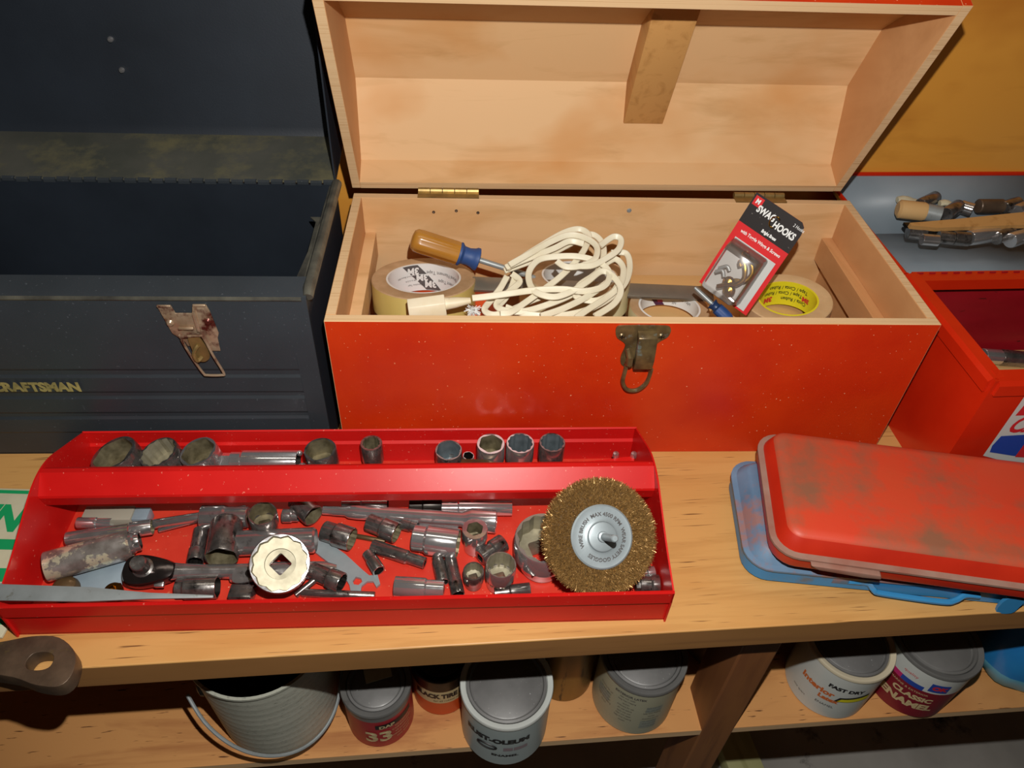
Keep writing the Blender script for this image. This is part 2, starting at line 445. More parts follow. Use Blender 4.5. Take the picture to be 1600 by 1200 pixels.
# screw holes in the back panel
for hx in (.087, .112, .136):
    b = MB(); b.lathe([(.0001, 0), (.0016, 0), (.0018, .0006), (.0010, .0008), (.0001, .0002)], 10,
                      M=Matrix.Translation((hx, D-T, .155-.002*(hx == .112)*-1)) @ Matrix.Rotation(R(90), 4, 'X'))
    b.build('screw_hole', m_rust, BX)
b = MB(); b.lathe([(.0001, .001), (.002, .001), (.0028, 0)], 10, M=Matrix.Translation((.305, D-T, .160)) @ Matrix.Rotation(R(90), 4, 'X'))
b.build('screw', m_steel, BX)
b = MB(); b.box(.425, .452, D-T-.0004, D-T, .118, .146); b.build('tape_scrap', m_paper, BX)

# lid: (r, n) section, r along the rim, n outwards
LM = Matrix.Translation((-.0018, .232, .1752)) @ Matrix.Rotation(R(.94), 4, 'Z')
_r = Vector((0, -.40, .9165)); _n = Vector((0, .9165, .40))
LF = LM @ Matrix(((1, 0, 0, 0), (0, _r.y, _n.y, 0), (0, _r.z, _n.z, 0), (0, 0, 0, 1)))   # local (x, r, n)
prof = [(0, 0), (0, .036), (.072, .0930), (.1535, .0930), (.246, .036), (.246, 0)]
inn = [(T, 0), (T, .031), (.0755, .0834), (.1498, .0834), (.2365, .031), (.2365, 0)]
lx0, lx1 = 0, .9913*W
for x0, x1, out in ((lx0, lx0+T, -1), (lx1-T, lx1, 1)):
    b = MB()
    b.prism(prof, x0, x1, 'x', mi=0, side=[1, 1, 1, 1, 1, 2])
    b.m[0 if out < 0 else 1] = 1
    if out < 0: lid = b.build('lid', [m_birch2, m_orange, m_plyedge], BX, M=LF, bevel=.0005, smooth=0)
    else: b.build('lid_end', [m_birch2, m_orange, m_plyedge], lid, bevel=.0005, smooth=0)
def lidpan(name, i, wd=m_birch):
    b = MB(); b.prism([prof[i], prof[i+1], inn[i+1], inn[i]], lx0+T, lx1-T, 'x', side=[1, 2, 0, 2])
    return b.build(name, [wd, m_orange, m_plyedge], lid, smooth=0)
lidpan('lid_back_panel', 0); lidpan('lid_rear_slope', 1); lidpan('lid_top_panel', 2); lidpan('lid_front_slope', 3); lidpan('lid_front_panel', 4)
b = MB(); b.box(.298, .342, .043, .205, .056, .0840); b.build('brace', m_brace, lid, bevel=.0008)
def hinge_at(x0, x1):
    b = MB(); n = 5; w = (x1-x0)/n
    for k in range(n):
        b.tube([(x0+k*w+.0004, D+.004, H+.002), (x0+(k+1)*w-.0004, D+.004, H+.002)], .0036, 10)
    b.box(x0, x1, D-.009, D+.002, H+.0002, H+.0016)
    return b.build('hinge', m_hingebrass, BX)
hinge_at(.070, .137); hinge_at(.424, .482)
# front latch
lt = MB()
def outline(pts, sub=6): return [(p.x, p.y) for p in catmull([(x, y, 0) for x, y in pts], sub, True)]
cx = .283
pl = outline([(-.024, .001), (-.012, .003), (.012, .003), (.024, .001), (.024, -.009), (.015, -.018), (.013, -.034), (.009, -.045), (-.006, -.047), (-.014, -.043), (-.016, -.034), (-.014, -.019), (-.023, -.010)])
lt.prism(pl, -.0018, 0, 'y', M=Matrix.Translation((cx, 0, H-.005)))
latch = lt.build('latch', m_latch, BX)
b = MB(); b.prism([(-.0018, -.003), (-.010, -.006), (-.013, -.020), (-.014, -.030), (-.0125, -.041), (-.0018, -.043), (-.0018, -.036), (-.008, -.031), (-.006, -.010), (-.0018, -.008)], cx-.005, cx+.0125, 'x', M=Matrix.Translation((0, 0, H-.004)))
b.build('hasp', m_latch, latch, bevel=.001)
ring = catmull([(cx-.010, -.006, H-.036), (cx-.011, -.007, H-.050), (cx-.011, -.006, H-.066), (cx-.005, -.005, H-.077), (cx+.005, -.005, H-.077),
                (cx+.012, -.006, H-.066), (cx+.013, -.008, H-.048)], 6)
b = MB(); b.tube(ring, .0021, 8); b.build('bail_ring', m_latch, latch)
b = MB(); b.tube([(cx-.0105, -.002, H-.030), (cx-.0095, -.011, H-.033), (cx-.0095, -.011, H-.039), (cx-.010, -.006, H-.043)], .0032, 8); b.build('hook', m_latch, latch)
for sx, sz in ((-.0185, -.010), (.0175, -.010), (-.0085, -.0445)):
    b = MB(); S = Matrix.Translation((cx+sx, -.0018, H-.004+sz)) @ Matrix.Rotation(R(90), 4, 'X')
    b.lathe([(.0001, .0012), (.002, .0011), (.0032, 0)], 12, M=S)
    b.box(-.0022, .0022, -.0004, .0004, .0006, .0014, mi=1, M=S); b.box(-.0004, .0004, -.0022, .0022, .0006, .0014, mi=1, M=S)
    b.build('screw', [m_latch, m_dark], latch)

# ================================================================= black steel toolbox
CB = thing('black_toolbox', 'large open black steel toolbox with nickel latch and gold lettering, empty inside', 'toolbox', (-.1285, .5285, 0), R(-1.1))
cw, ch, cd = .62, .197, .200
fp = [(.0, 0), (0, .030), (-.0014, .033), (-.0014, .050), (.0, .053), (0, .057), (-.0014, .060), (-.0014, .077), (0, .080), (0, .084), (-.0014, .087), (-.0014, .104),
      (0, .107), (0, .112), (-.0014, .115), (-.0014, .132), (-.001, .137), (-.001, ch-.006), (0, ch-.001), (.004, ch), (.024, ch+.003), (.025, ch+.000), (.005, ch-.003), (.0025, ch-.008), (.0025, 0)]
b = MB(); b.prism(fp, -cw+.016, -.018, 'x'); body = b.build('front_wall', m_blackbox, CB, smooth=25)
b = MB()
flat = [(0, 0), (-.001, .004), (-.001, ch-.006), (0, ch-.001), (.004, ch), (.024, ch+.003), (.025, ch+.000), (.005, ch-.003), (.0025, ch-.008), (.0025, 0)]
b.prism(flat, -.018, 0, 'x'); b.build('front_border', m_blackbox, CB, smooth=25)
b = MB(); b.prism(flat, -cw, -cw+.016, 'x'); b.build('front_border', m_blackbox, CB, smooth=25)
for x0, x1 in ((-.0016, 0), (-cw, -cw+.0016)):
    b = MB(); b.box(x0, x1, .002, cd, 0, ch-.004); b.build('end_wall', m_blackin, CB)
    xr = (x0+x1)/2 + (.002 if x0 > -.1 else -.002)
    b = MB(); b.tube([(xr, .002, ch-.003), (xr, .010, ch), (xr, cd-.002, ch)], .0052, 10, rad=[.0045, .0052, .0052])
    b.box(xr-.0075 if x0 > -.1 else xr+.0035, xr-.0035 if x0 > -.1 else xr+.0075, .03, cd-.004, ch-.012, ch-.0015)
    b.build('rolled_rim', m_rimroll, CB)
b = MB(); b.box(-cw, 0, cd-.0016, cd, 0, ch-.002); b.build('back_wall', m_blackin, CB)
b = MB(); b.box(-cw, 0, 0, cd, .0005, .002); b.build('bottom', m_blackin, CB)
b = MB(); b.prism([(-.022, .036), (-.0085, .036), (-.0085, .165), (-.024, .165), (-.017, .155), (-.0165, .10)], ch-.022, ch-.0205, 'z'); b.build('tray_rest', m_rimroll, CB)
b = MB(); b.tube([(-cw+.004, -.0002, ch-.0035), (-.004, -.0002, ch-.0035)], .0021, 8); b.build('worn_highlight_edge', m_rimroll, CB)  # worn front edge, its highlight put into the paler strip colour
# piano hinge
b = MB(); n = 46
for k in range(n):
    x = -cw + cw*k/n
    b.tube([(x+.001, cd, ch-.001+.001*(k % 2)), (x+cw/n-.001, cd, ch-.001+.001*(k % 2))], .0030, 6)
tag(b.build('piano_hinge', m_blackbox, CB), kind='stuff')
# lid
la, lb, lc, lt_ = (cd, ch+.001), (cd+.081, ch+.013), (cd+.085, ch+.022), (cd+.078, .52)
b = MB(); b.prism([la, lb, (lb[0]+.0015, lb[1]-.0015), (la[0], la[1]-.0016)], -cw, 0, 'x'); 
clid = b.build('lid', m_lidband, CB)
b = MB(); b.prism([lb, lc, lt_, (lt_[0]+.0015, lt_[1]), (lc[0]+.0018, lc[1]), (lb[0]+.0018, lb[1]-.001)], -cw, 0, 'x'); b.build('lid_top', m_blackin, clid)
b = MB(); b.prism([lt_, (cd-.01, .505), (cd-.01, .507), (lt_[0], lt_[1]+.002)], -cw, 0, 'x'); b.build('lid_front', m_blackin, clid)
endp = [la, lb, lc, lt_, (cd-.01, .507), (cd+.006, .36)]
for x0, x1 in ((-.0016, 0), (-cw, -cw+.0016)):
    b = MB(); b.prism(endp, x0, x1, 'x'); b.build('lid_end', m_blackin, clid)
_ci = CB.matrix_basis.inverted() if False else (Matrix.Translation((-.1285, .5285, 0)) @ Matrix.Rotation(R(-1.1), 4, 'Z')).inverted()
for (px, py) in ((170, 64), (188, 112)):
    p = _ci @ at_y(px, py, .5285+cd+.082)
    b = MB(); b.lathe([(.0001, .002), (.0018, .0016), (.0028, .0004), (.003, -.002)], 12, M=Matrix.Translation((p.x, cd+.0810, p.z)) @ Matrix.Rotation(R(90), 4, 'X'))
    b.build('rivet', m_bright, clid)
# latch
lxx = (_ci @ at_y(300, 520, .527)).x; lz = ch-.010
def LP(u, w): return (lxx+u, lz+w)
b = MB()
pl = [(-.0265, .001), (-.0125, .001), (-.0105, -.0075), (.0065, -.0075), (.0095, .002), (.0225, .002), (.0245, -.006), (.027, -.031), (.0245, -.037), (.0235, -.053), (.012, -.053), (.004, -.047), (-.009, -.047), (-.010, -.042), (-.0205, -.031)]
b.prism([(u, w) for u, w in pl], -.0035, -.0020, 'y', M=Matrix.Translation((lxx, 0, lz)))
b.tube([(lxx-.026, -.0035, lz+.001), (lxx-.0125, -.0035, lz+.001)], .0015, 6)
b.tube([(lxx+.0095, -.0035, lz+.002), (lxx+.022, -.0035, lz+.002)], .0015, 6)
b.prism([(.0065, -.0075), (.0095, .002), (.0105, .002), (.010, -.028), (.0065, -.028)], -.0055, -.0030, 'y', M=Matrix.Translation((lxx, 0, lz)))
b.tube([(lxx-.011, -.005, lz-.0235), (lxx+.004, -.005, lz-.0235)], .0018, 8)
clatch = b.build('latch', m_latchnick, CB, bevel=.0004)
for sx, sz in ((-.019, -.019), (.0195, -.017)):
    b = MB(); b.lathe([(.0001, .0022), (.0025, .0018), (.0042, .0)], 14, M=Matrix.Translation((lxx+sx, -.0035, lz+sz)) @ Matrix.Rotation(R(90), 4, 'X')); b.build('rivet', m_latchnick, clatch)
b = MB(); b.tube(catmull([(lxx-.012, -.006, lz-.033), (lxx-.009, -.007, lz-.032), (lxx+.008, -.007, lz-.031), (lxx+.012, -.007, lz-.034), (lxx+.0165, -.007, lz-.056), (lxx+.0215, -.006, lz-.079), (lxx+.0185, -.006, lz-.082),
      (lxx+.003, -.006, lz-.082), (lxx-.0005, -.006, lz-.079), (lxx-.007, -.007, lz-.055)], 5, True), .0013, 8, closed=True); b.build('bail', m_latchnick, clatch)
b = MB(); b.prism(outline([(-.004, -.034), (.006, -.033), (.011, -.046), (.012, -.058), (.005, -.064), (-.003, -.061), (-.004, -.048)]), -.0065, -.0050, 'y', M=Matrix.Translation((lxx, 0, lz)))
b.tube(catmull([(lxx+.004, -.0055, lz-.058), (lxx-.0005, -.009, lz-.060), (lxx-.0015, -.0105, lz-.052), (lxx+.001, -.009, lz-.046), (lxx+.004, -.0065, lz-.043)], 4), .0022, 8); b.build('hook', m_hingebrass, clatch)
_s = Matrix.Translation((lxx, 0, lz)) @ Matrix.Diagonal((.84, 1, .92, 1)) @ Matrix.Translation((-lxx, 0, -lz)); clatch.matrix_local = _s
# lettering
pN = _ci @ at_y(122, 606, .526)
b = MB(); put_text(b, 'CRAFTSMAN', .0148, lambda s, t: (pN.x+s, -.0036, pN.z+t-.0025), align='RIGHT', bold=.00085, sx=.93)
b.build('lettering', m_gold, CB, smooth=0)

# ================================================================= red tray
TR = thing('tool_tray', 'red metal toolbox tray full of chrome sockets with a bar handle across', 'tray', (-.3618, .3341, 0), R(-.88))
TM = Matrix.Translation((-.3618, .3341, 0)) @ Matrix.Rotation(R(-.88), 4, 'Z')
tw, td = .536, .184
b = MB(); b.box(0, tw, 0, td, .0006, .0022); b.build('tray_floor', m_trayfloor, TR)
b = MB(); b.prism([(0, 0), (.0, .0275), (-.0022, .030), (-.0022, .044), (-.0012, .0455), (.0006, .0448), (.0006, .0435), (-.0008, .043), (-.0008, .030), (.0014, .0275), (.0014, 0)], 0, tw, 'x'); b.build('front_wall', m_tray, TR, smooth=20)
b = MB(); b.prism([(td, 0), (td, .0275), (td+.0022, .030), (td+.0022, .045), (td+.001, .0465), (td-.0006, .0455), (td+.0008, .044), (td+.0008, .030), (td-.0014, .0275), (td-.0014, 0)], 0, tw, 'x'); b.build('back_wall', m_tray, TR, smooth=20)
ep = [(-.0022, 0), (-.0022, .0445)] + [(p.x, p.y) for p in catmull([(0, .0450, 0), (.04, .0555, 0), (.075, .0680, 0), (.092, .0735, 0), (.110, .0755, 0), (.128, .0725, 0), (.150, .0625, 0), (td, .0460, 0)], 4)] + [(td+.0022, .045), (td+.0022, 0)]
for x0, x1 in ((0, .0015), (tw-.0015, tw)):
    b = MB(); b.prism(ep, x0, x1, 'x'); b.build('end_wall', m_tray, TR, smooth=30)
hs = [(.1180, .0715), (.1140, .0742), (.1090, .0748), (.0935, .0622), (.0928, .0600), (.0960, .0470), (.0973, .0472), (.0945, .0602), (.0955, .0612), (.1098, .0730), (.1138, .0725), (.1172, .0700)]
b = MB(); b.prism(hs, .0016, tw-.0016, 'x'); b.build('handle', m_tray, TR, smooth=25)
# folded divider strip in the rear bay
dv = [TM.inverted() @ p for p in (at_z(700, 745, .030), at_z(992, 712, .030), at_z(988, 741, .030), at_z(700, 748, .030))]
b = MB(); b.prism([(p.x, p.y) for p in dv], .028, .0295, 'z'); dvo = b.build('divider_strip', m_tray, TR)
# ================================================================= red metal toolbox at right
def bumpless(name, polys, mat, parent, th=.0015, **k):
    b = MB()
    for p in polys: b.add(p, [list(range(len(p)))])
    o = b.build(name, mat, parent, **k)
    s = o.modifiers.new('solid', 'SOLIDIFY'); s.thickness = th; s.offset = 0
    return o
RB = thing('red_steel_toolbox', 'open red steel toolbox with grey-lined hip lid laid back against the plywood wall', 'toolbox', (.4760, .4615, 0), R(1.0))
RM = Matrix.Translation((.4760, .4615, 0)) @ Matrix.Rotation(R(1.0), 4, 'Z'); RI = RM.inverted()
rh, rd, rw = .1475, .170, .36
b = MB(); b.box(0, rw, 0, .0016, 0, rh); rfront = b.build('front_wall', m_redbox, RB)
b = MB(); b.box(0, .0016, .0016, rd, 0, rh); b.build('end_wall', m_redbox, RB)
b = MB(); b.box(rw-.0016, rw, .0016, rd, 0, rh); b.build('end_wall', m_redbox, RB)
b = MB(); b.box(.0016, rw-.0016, rd-.0016, rd, 0, rh-.010); b.build('back_wall', m_redin, RB)
b = MB(); b.box(.0016, rw-.0016, .0016, rd-.0016, .0006, .002); b.build('bottom', m_brown, RB)
b = MB(); b.prism([(-.003, rh-.016), (-.003, rh-.004), (0, rh), (.014, rh+.001), (.014, rh-.002), (.002, rh-.004), (.0, rh-.016)], .004, rw-.004, 'x'); b.build('rim_fold', m_redbox, RB, smooth=25)
b = MB(); b.prism([(-.003, rh-.016), (-.003, rh-.004), (0, rh), (.011, rh+.001), (.011, rh-.002), (.002, rh-.004), (.0, rh-.016)], .004, rd-.002, 'y'); b.build('rim_fold', m_redbox, RB, smooth=25)
b = MB(); b.box(.006, rw-.004, rd-.014, rd+.001, rh-.002, rh); b.box(.006, rw-.004, rd-.0155, rd-.0140, rh-.012, rh)
hl = b.build('hinge_leaf', m_redbox, RB)
for k in range(26):
    b = MB(); x = .010 + k*.0135
    b.tube([(x, rd-.003, rh+.0008), (x+.0065, rd-.003, rh+.0008)], .0008, 6)
    b.build('knuckle', m_redin, hl) if k < 15 else None
# hip lid laid back
ri, rr_ = .050, .226
lz0, lz1 = rh-.004, rh-.062
x0, x1, y0, y1 = .0, rw, rd+.001, rd+rr_
a = [(x0, y0, lz0), (x1, y0, lz0), (x1, y1, lz0), (x0, y1, lz0)]
c = [(x0+.046, y0+.042, lz1), (x1-.046, y0+.042, lz1), (x1-.046, y1-.050, lz1), (x0+.046, y1-.050, lz1)]
rlid = bumpless('lid', [c], m_greyin, RB)
bumpless('lid_slope', [[a[0], a[1], c[1], c[0]]], m_greyin, rlid); bumpless('lid_slope', [[a[2], a[3], c[3], c[2]]], m_greyin, rlid)
bumpless('lid_end', [[a[3], a[0], c[0], c[3]]], m_greyin, rlid); bumpless('lid_end', [[a[1], a[2], c[2], c[1]]], m_greyin, rlid)
b = MB(); b.tube([a[0], a[3], a[2], a[1]], .0032, 8); b.build('lid_rim', m_redbox, rlid)
eh = MB(); en = (Vector(c[0])-Vector(a[0])).cross(Vector(a[3])-Vector(a[0])).normalized()
if en.z < 0: en = -en
def EP(u, v): return Vector(a[0]).lerp(Vector(a[3]), u).lerp(Vector(c[0]).lerp(Vector(c[3]), u), v)
for u in (.60, .74):
    eh.tube([EP(u, .22)+en*.0012, EP(u, .60)+en*.0012], .0012, 6)
eh.tube([EP(.60, .60)+en*.0012, EP(.74, .60)+en*.0012], .0012, 6)
eh.build('embossed_bracket', m_greyin, rlid)
# emblem on the front
def FP(px, py):
    p = RI @ on_plane(px, py, RM @ Vector((0, -.0006, 0)), RM.to_3x3() @ Vector((0, -1, 0))); return p
em = MB()
def poly(pts, mi, off):
    q = [FP(*p) for p in pts]
    em.add([(p.x, -off, p.z) for p in q], [list(range(len(q)))], mi)
poly([(1606, 612), (1700, 600), (1660, 745), (1536, 712)], 0, .0006)
poly([(1604, 628), (1690, 622), (1684, 646), (1586, 649)], 1, .0010)
poly([(1564, 681), (1650, 676), (1640, 714), (1584, 712), (1546, 706), (1550, 696)], 2, .0010)
poly([(1602, 690), (1650, 684), (1646, 716), (1585, 713)], 1, .0014)
pc = FP(1620, 663)
put_text(em, 'CARRY', .030, lambda s, t: (pc.x+s+.010, -.0012, pc.z+t), mi=1, bold=.0008, sx=.8, shear=.3)
em.build('emblem', [m_canwhite, m_redprint, m_blueprint], RB, smooth=0)

# ================================================================= flat metal cases
def rrect(x0, x1, y0, y1, r, z, n=6):
    out = []
    for cx, cy, a0 in ((x1-r, y1-r, 0), (x0+r, y1-r, 90), (x0+r, y0+r, 180), (x1-r, y0+r, 270)):
        for k in range(n+1):
            a = R(a0 + 90*k/n); out.append((cx+r*math.cos(a), cy+r*math.sin(a), z))
    return out
def flatcase(root, L, Dp, levels, name, mats, cap_mi):
    """levels: (inset, z, material of the band that starts there)"""
    b = MB(); rings = [rrect(i, L-i, i, Dp-i, max(.004, .022-i), z) for i, z, _ in levels]
    b.loops(rings, cap0=True, mis=[l[2] for l in levels[:-1]])
    b.f.append(list(range(len(b.v)-len(rings[0]), len(b.v)))); b.m.append(cap_mi)
    return b.build(name, mats, root, smooth=40)
p0 = at_z(1168, 887, .019); p0.z = 0; BLM = Matrix.Translation(p0) @ Matrix.Rotation(R(-8.8), 4, 'Z')
BC = thing('blue_metal_case', 'flat dented blue metal socket case lying under the red one on the bench', 'case', M=BLM)
bl = .42; bd = .125
flatcase(BC, bl, bd, [(.003, .0005, 0), (0, .003, 0), (0, .0175, 2)], 'case_base', [m_bluecase, m_bluedusty, m_dustrim], 0)
flatcase(BC, bl, bd, [(.0, .018, 2), (-.002, .0190, 2), (-.002, .0210, 2), (.003, .0220, 1), (.010, .0320, 1), (.013, .0335, 1)], 'case_lid', [m_bluecase, m_bluedusty, m_bluedusty], 1)
def bcp(px, py, z): return BLM.inverted() @ at_z(px, py, z)
hp = [bcp(1325, 908, .012), bcp(1355, 911, .012), bcp(1365, 921, .010), bcp(1378, 927, .008), bcp(1470, 940, .008), bcp(1492, 938, .009), bcp(1508, 930, .012), bcp(1530, 931, .012)]
b = MB(); b.tube(catmull(hp, 5), .0028, 8); b.build('bail_handle', m_bluecase, BC)
for px, py in ((1296, 904), (1574, 945)):
    q = bcp(px, py, .008)
    b = MB(); b.prism(outline([(-.007, -.007), (.006, -.007), (.008, .004), (.007, .014), (-.007, .014)], 3), q.y-.003, q.y, 'y', M=Matrix.Translation((q.x, 0, .006)) if False else Matrix.Translation((q.x, 0, .007)))
    b.build('clasp', m_bluecase, BC)
q = bcp(1322, 902, .015)
b = MB(); b.box(q.x-.013, q.x+.016, q.y-.003, q.y+.004, .007, .019, bev=.0015); b.build('handle_bracket', m_bluedusty, BC)
p1 = at_z(1203, 880, .037)
RCM = Matrix.Translation(p1 - Vector((0, 0, .0))) @ Matrix.Rotation(R(-11.6), 4, 'Z')
RC = thing('red_metal_case', 'flat dirty red metal socket case lying on top of the blue case', 'case', M=RCM)
flatcase(RC,   .42, .142, [(.006, -.003, 0), (.001, -.001, 0), (0, .001, 0), (0, .012, 1)], 'case_base', [m_redcaseside, m_dustrim], 0)
flatcase(RC, .42, .142, [(0, .012, 2), (-.0022, .0128, 2), (-.0022, .0150, 2), (.003, .0160, 0), (.009, .0290, 1), (.0120, .0315, 1), (.018, .0325, 1)], 'case_lid', [m_redcaseside, m_redcase, m_dustrim], 1)
q = RCM.inverted() @ at_z(1318, 878, .047)
b = MB(); b.prism([(-.030, .000), (.028, -.001), (.030, -.006), (.015, -.007), (-.022, -.005)], -.007, .001, 'y', M=Matrix.Translation((q.x, 0, .0135))); b.build('dusty_catch', m_dustrim, RC, bevel=.001)
# ================================================================= sockets and tools in the tray
def star(n, r0, r1, z, k=48):
    """inner opening of a socket: n points between radius r0 (flats) and r1 (points)"""
    out = []
    for i in range(k):
        a = 2*PI*i/k; u = (a*n/(2*PI)) % 1.0
        if n == 6:
            t = (u-.5)*2*PI/6; r = min(r1, r0/math.cos(t))
        else:
            r = r0 + (r1-r0)*abs(2*u-1)
        out.append((r*math.cos(a), r*math.sin(a), z))
    return out
def circ(r, z, k=48): return [(r*math.cos(2*PI*i/k), r*math.sin(2*PI*i/k), z) for i in range(k)]
def sq(h, z, k=48):
    out = []
    for i in range(k):
        a = 2*PI*i/k; r = min(h/max(abs(math.cos(a)), abs(math.sin(a))), h*1.32); out.append((r*math.cos(a), r*math.sin(a), z))
    return out
def socket_mesh(Rr, L, pts=12, drive=None, neck=None, r_neck=None, wall=.82, hexend=0.0, through=True, deep=.5, ringed=False, recess=None):
    """local z: open end at z = 0, drive end at z = -L; materials 0 shell, 1 bore"""
    b = MB(); drive = drive or Rr*.42; neck = neck if neck is not None else L*.55; rn = r_neck or Rr*.86
    ro = Rr*wall
    outer = [(Rr*.97, 0), (Rr, -Rr*.06), (Rr, -neck)]
    if ringed: outer += [(Rr*.95, -neck*.98), (Rr*.95, -neck*.9), (Rr, -neck*.88)]; outer.sort(key=lambda q: -q[1])
    outer += [(rn, -neck-abs(Rr-rn)*1.0-.0004), (rn, -L+Rr*.06-hexend), (rn*.94, -L-hexend if not hexend else -L-hexend+.0002)]
    if hexend:
        outer = [(Rr*.97, 0), (Rr, -Rr*.06), (Rr, -neck), (rn, -neck-abs(Rr-rn)-.0004), (rn, -L)]
    rings = [circ(r, z) for r, z in outer]
    if hexend:
        rings += [star(6, rn*.80, rn*.93, -L-.0005), star(6, rn*.80, rn*.93, -L-hexend)]
    end = -L-hexend
    inner = [star(pts, ro, ro*1.10, 0), star(pts, ro, ro*1.10, -.0006), star(pts, ro*.97, ro*1.06, -L*deep), sq(drive, -L*deep-.0006), sq(drive, end)] if through and not recess else \
            [star(pts, ro, ro*1.10, 0), star(pts, ro, ro*1.10, -.0006), star(pts, ro*.97, ro*1.06, -L*deep), circ(recess, -L*deep-.0003), circ(recess*.98, -L*deep-.004), sq(drive, -L*deep-.0045), sq(drive, end)] if through else \
            [star(pts, ro, ro*1.10, 0), star(pts, ro, ro*1.10, -.0006), star(pts, ro*.97, ro*1.06, -L*deep), circ(ro*.5, -L*deep-.001)]
    k0 = len(b.v)
    allr = inner[::-1] + rings if not through else inner[::-1] + rings + [inner[-1]]
    ni = len(inner)
    mis = [1]*(ni-1) + [0]*(len(allr)-ni)
    mis[ni-1] = 0
    b.loops(allr, mis=mis)
    if not through: b.f.append(list(range(k0, k0+48))); b.m.append(1)
    else:
        pass
    return b
_bores = {'o': m_bore, 'p': m_borepale, 'g': m_boregrey, 'd': m_dark}
_shell = {'c': m_chrome, 'k': m_chromedark, 'b': m_bright, 'd': m_dark, 'z': m_zinc}
def socket(label, M, Rr, L, shell='c', bore='o', group=None, name='socket', **kw):
    o = socket_mesh(Rr, L, **kw).build(name, [_shell[shell], _bores[bore]], None, M=M, smooth=28)
    return tag(o, label, 'socket', group)
ZF = .0024
G1, G2 = 'sockets lying loose in the red tray', 'sockets standing in the rear bay of the red tray'
def stand(label, px, py, rx, L, top, tilt=(0, 0), group=G2, rot=None, **kw):
    """upright: the middle of the open end at pixel px,py and height top"""
    p = at_z(px, py, top); Rr = px_len(rx, p)
    ax = Vector((tilt[0], tilt[1], 1)).normalized()
    L = (top - ZF - .0004 - Rr*math.sqrt(max(0, 1-ax.z**2)))/ax.z
    return socket(label, frame(p, ax, (math.cos(rot or .3), math.sin(rot or .3), 0)), Rr, L, group=group, **kw)
def lie(label, pa, pb, w, base=ZF, lift=0.0, group=G1, **kw):
    """lying: drive end at pixel pa, open end at pixel pb (both on the axis), w pixels thick"""
    m = at_z((pa[0]+pb[0])/2, (pa[1]+pb[1])/2, base+.01); Rr = px_len(w/2, m)
    a = at_z(*pa, base+Rr); q = at_z(*pb, base+Rr+lift)
    return socket(label, frame(q, q-a, (0, 0, 1)), Rr, (q-a).length, group=group, **kw)

# ---- rear bay, left to right
stand('largest socket at the left end of the rear bay, tilted left, dark six-point mouth', 176, 709, 37, .038, .044, (-.30, -.0), shell='k', bore='o', pts=6, wall=.80)
stand('tilted wide chrome socket second from left in the rear bay, pale mouth', 247, 706, 30, .036, .043, (-.22, -.05), shell='k', bore='p', pts=12, wall=.84)
stand('tilted chrome socket third from left in the rear bay, brown six-point mouth', 309, 705, 29, .036, .043, (-.20, -.05), shell='c', bore='o', pts=6, wall=.82)
lie('long chrome spark plug socket lying on its side in the rear bay', (362, 722), (466, 722), 37, .014, shell='b', bore='d', pts=6, neck=.052, r_neck=None, hexend=.011, name='spark_plug_socket', wall=.86, group=G2, through=False)
stand('chrome six-point socket standing right of the lying spark plug socket', 500, 702, 25, .034, .042, (-.03, 0), shell='k', bore='o', pts=6, wall=.82)
stand('narrow tall dark socket standing alone in the middle of the rear bay', 580, 692, 17, .036, .045, (0, .02), shell='k', bore='o', pts=12, wall=.74)
stand('low socket with star-shaped hollow left of the three standing together', 701, 703, 21, .022, .036, (0, -.03), shell='k', bore='g', pts=6, wall=.84, deep=.75)
stand('chrome six-point socket first of the three standing together at right', 767, 693, 22, .034, .042, shell='c', bore='o', pts=6, wall=.78)
stand('chrome twelve-point socket in the middle of the three standing together', 813, 692, 22, .034, .042, shell='c', bore='g', pts=12, wall=.82, deep=.8)
stand('chrome twelve-point socket last of the three standing together at right', 863, 691, 20.5, .034, .042, shell='k', bore='g', pts=12, wall=.82, deep=.8)
stand('small stub socket between the star-mouthed and the six-point socket', 732, 712, 9, .020, .034, (.1, 0), shell='c', bore='d', pts=6, through=False)
for px, py, r in ((468, 708, 5), (472, 730, 7.5)):
    p = at_z(px, py, .030); rr = px_len(r, p)
    b = MB(); b.lathe([(.0001, rr)] + [(rr*math.sin(t*PI/8), rr*math.cos(t*PI/8)) for t in range(1, 8)] + [(.0001, -rr)], 14)
    tag(b.build('steel_ball', m_bright, None, M=Matrix.Translation(p)), ('smaller' if r < 6 else 'larger') + ' bright steel ball beside the mouth of the spark plug socket', 'ball', 'steel balls in the rear bay')
# brown pliers jaw lying over the divider
b = MB(); q = [at_z(*p, .034) for p in ((716, 728), (722, 717), (760, 718), (800, 730), (862, 735), (862, 741), (800, 742), (716, 742))]
b.prism([(p.x, p.y) for p in q], .0305, .0345, 'z'); 
pl_ = tag(b.build('plier_jaw', m_brown, None, bevel=.0006), 'brown oxidised flat tool jaw with a pivot hole lying behind the handle', 'tool')
p = at_z(741, 730, .0345); b = MB(); b.lathe([(.0001, .0004), (.0035, .0004), (.0035, .0014), (.0055, .0014), (.006, 0)], 16, M=Matrix.Translation(p)); b.build('pivot', m_dark, pl_)
p = at_z(920, 735, .0302); b = MB(); b.lathe([(.0001, .0012), (.008, .0010), (.0095, 0), (.0095, -.0005)], 20, M=Matrix.Translation(p))
tag(b.build('steel_washer_disc', m_steel, None), 'round grey steel disc lying on the red divider strip', 'disc')
for px, py in ((962, 712), (990, 712)):
    p = TM.inverted() @ at_z(px, py, .030); b = MB(); b.lathe([(.0001, .004), (.0028, .0036), (.0034, .002), (.0034, -.001)], 12, M=Matrix.Translation(p)); b.build('screw_head', m_chrome, dvo)

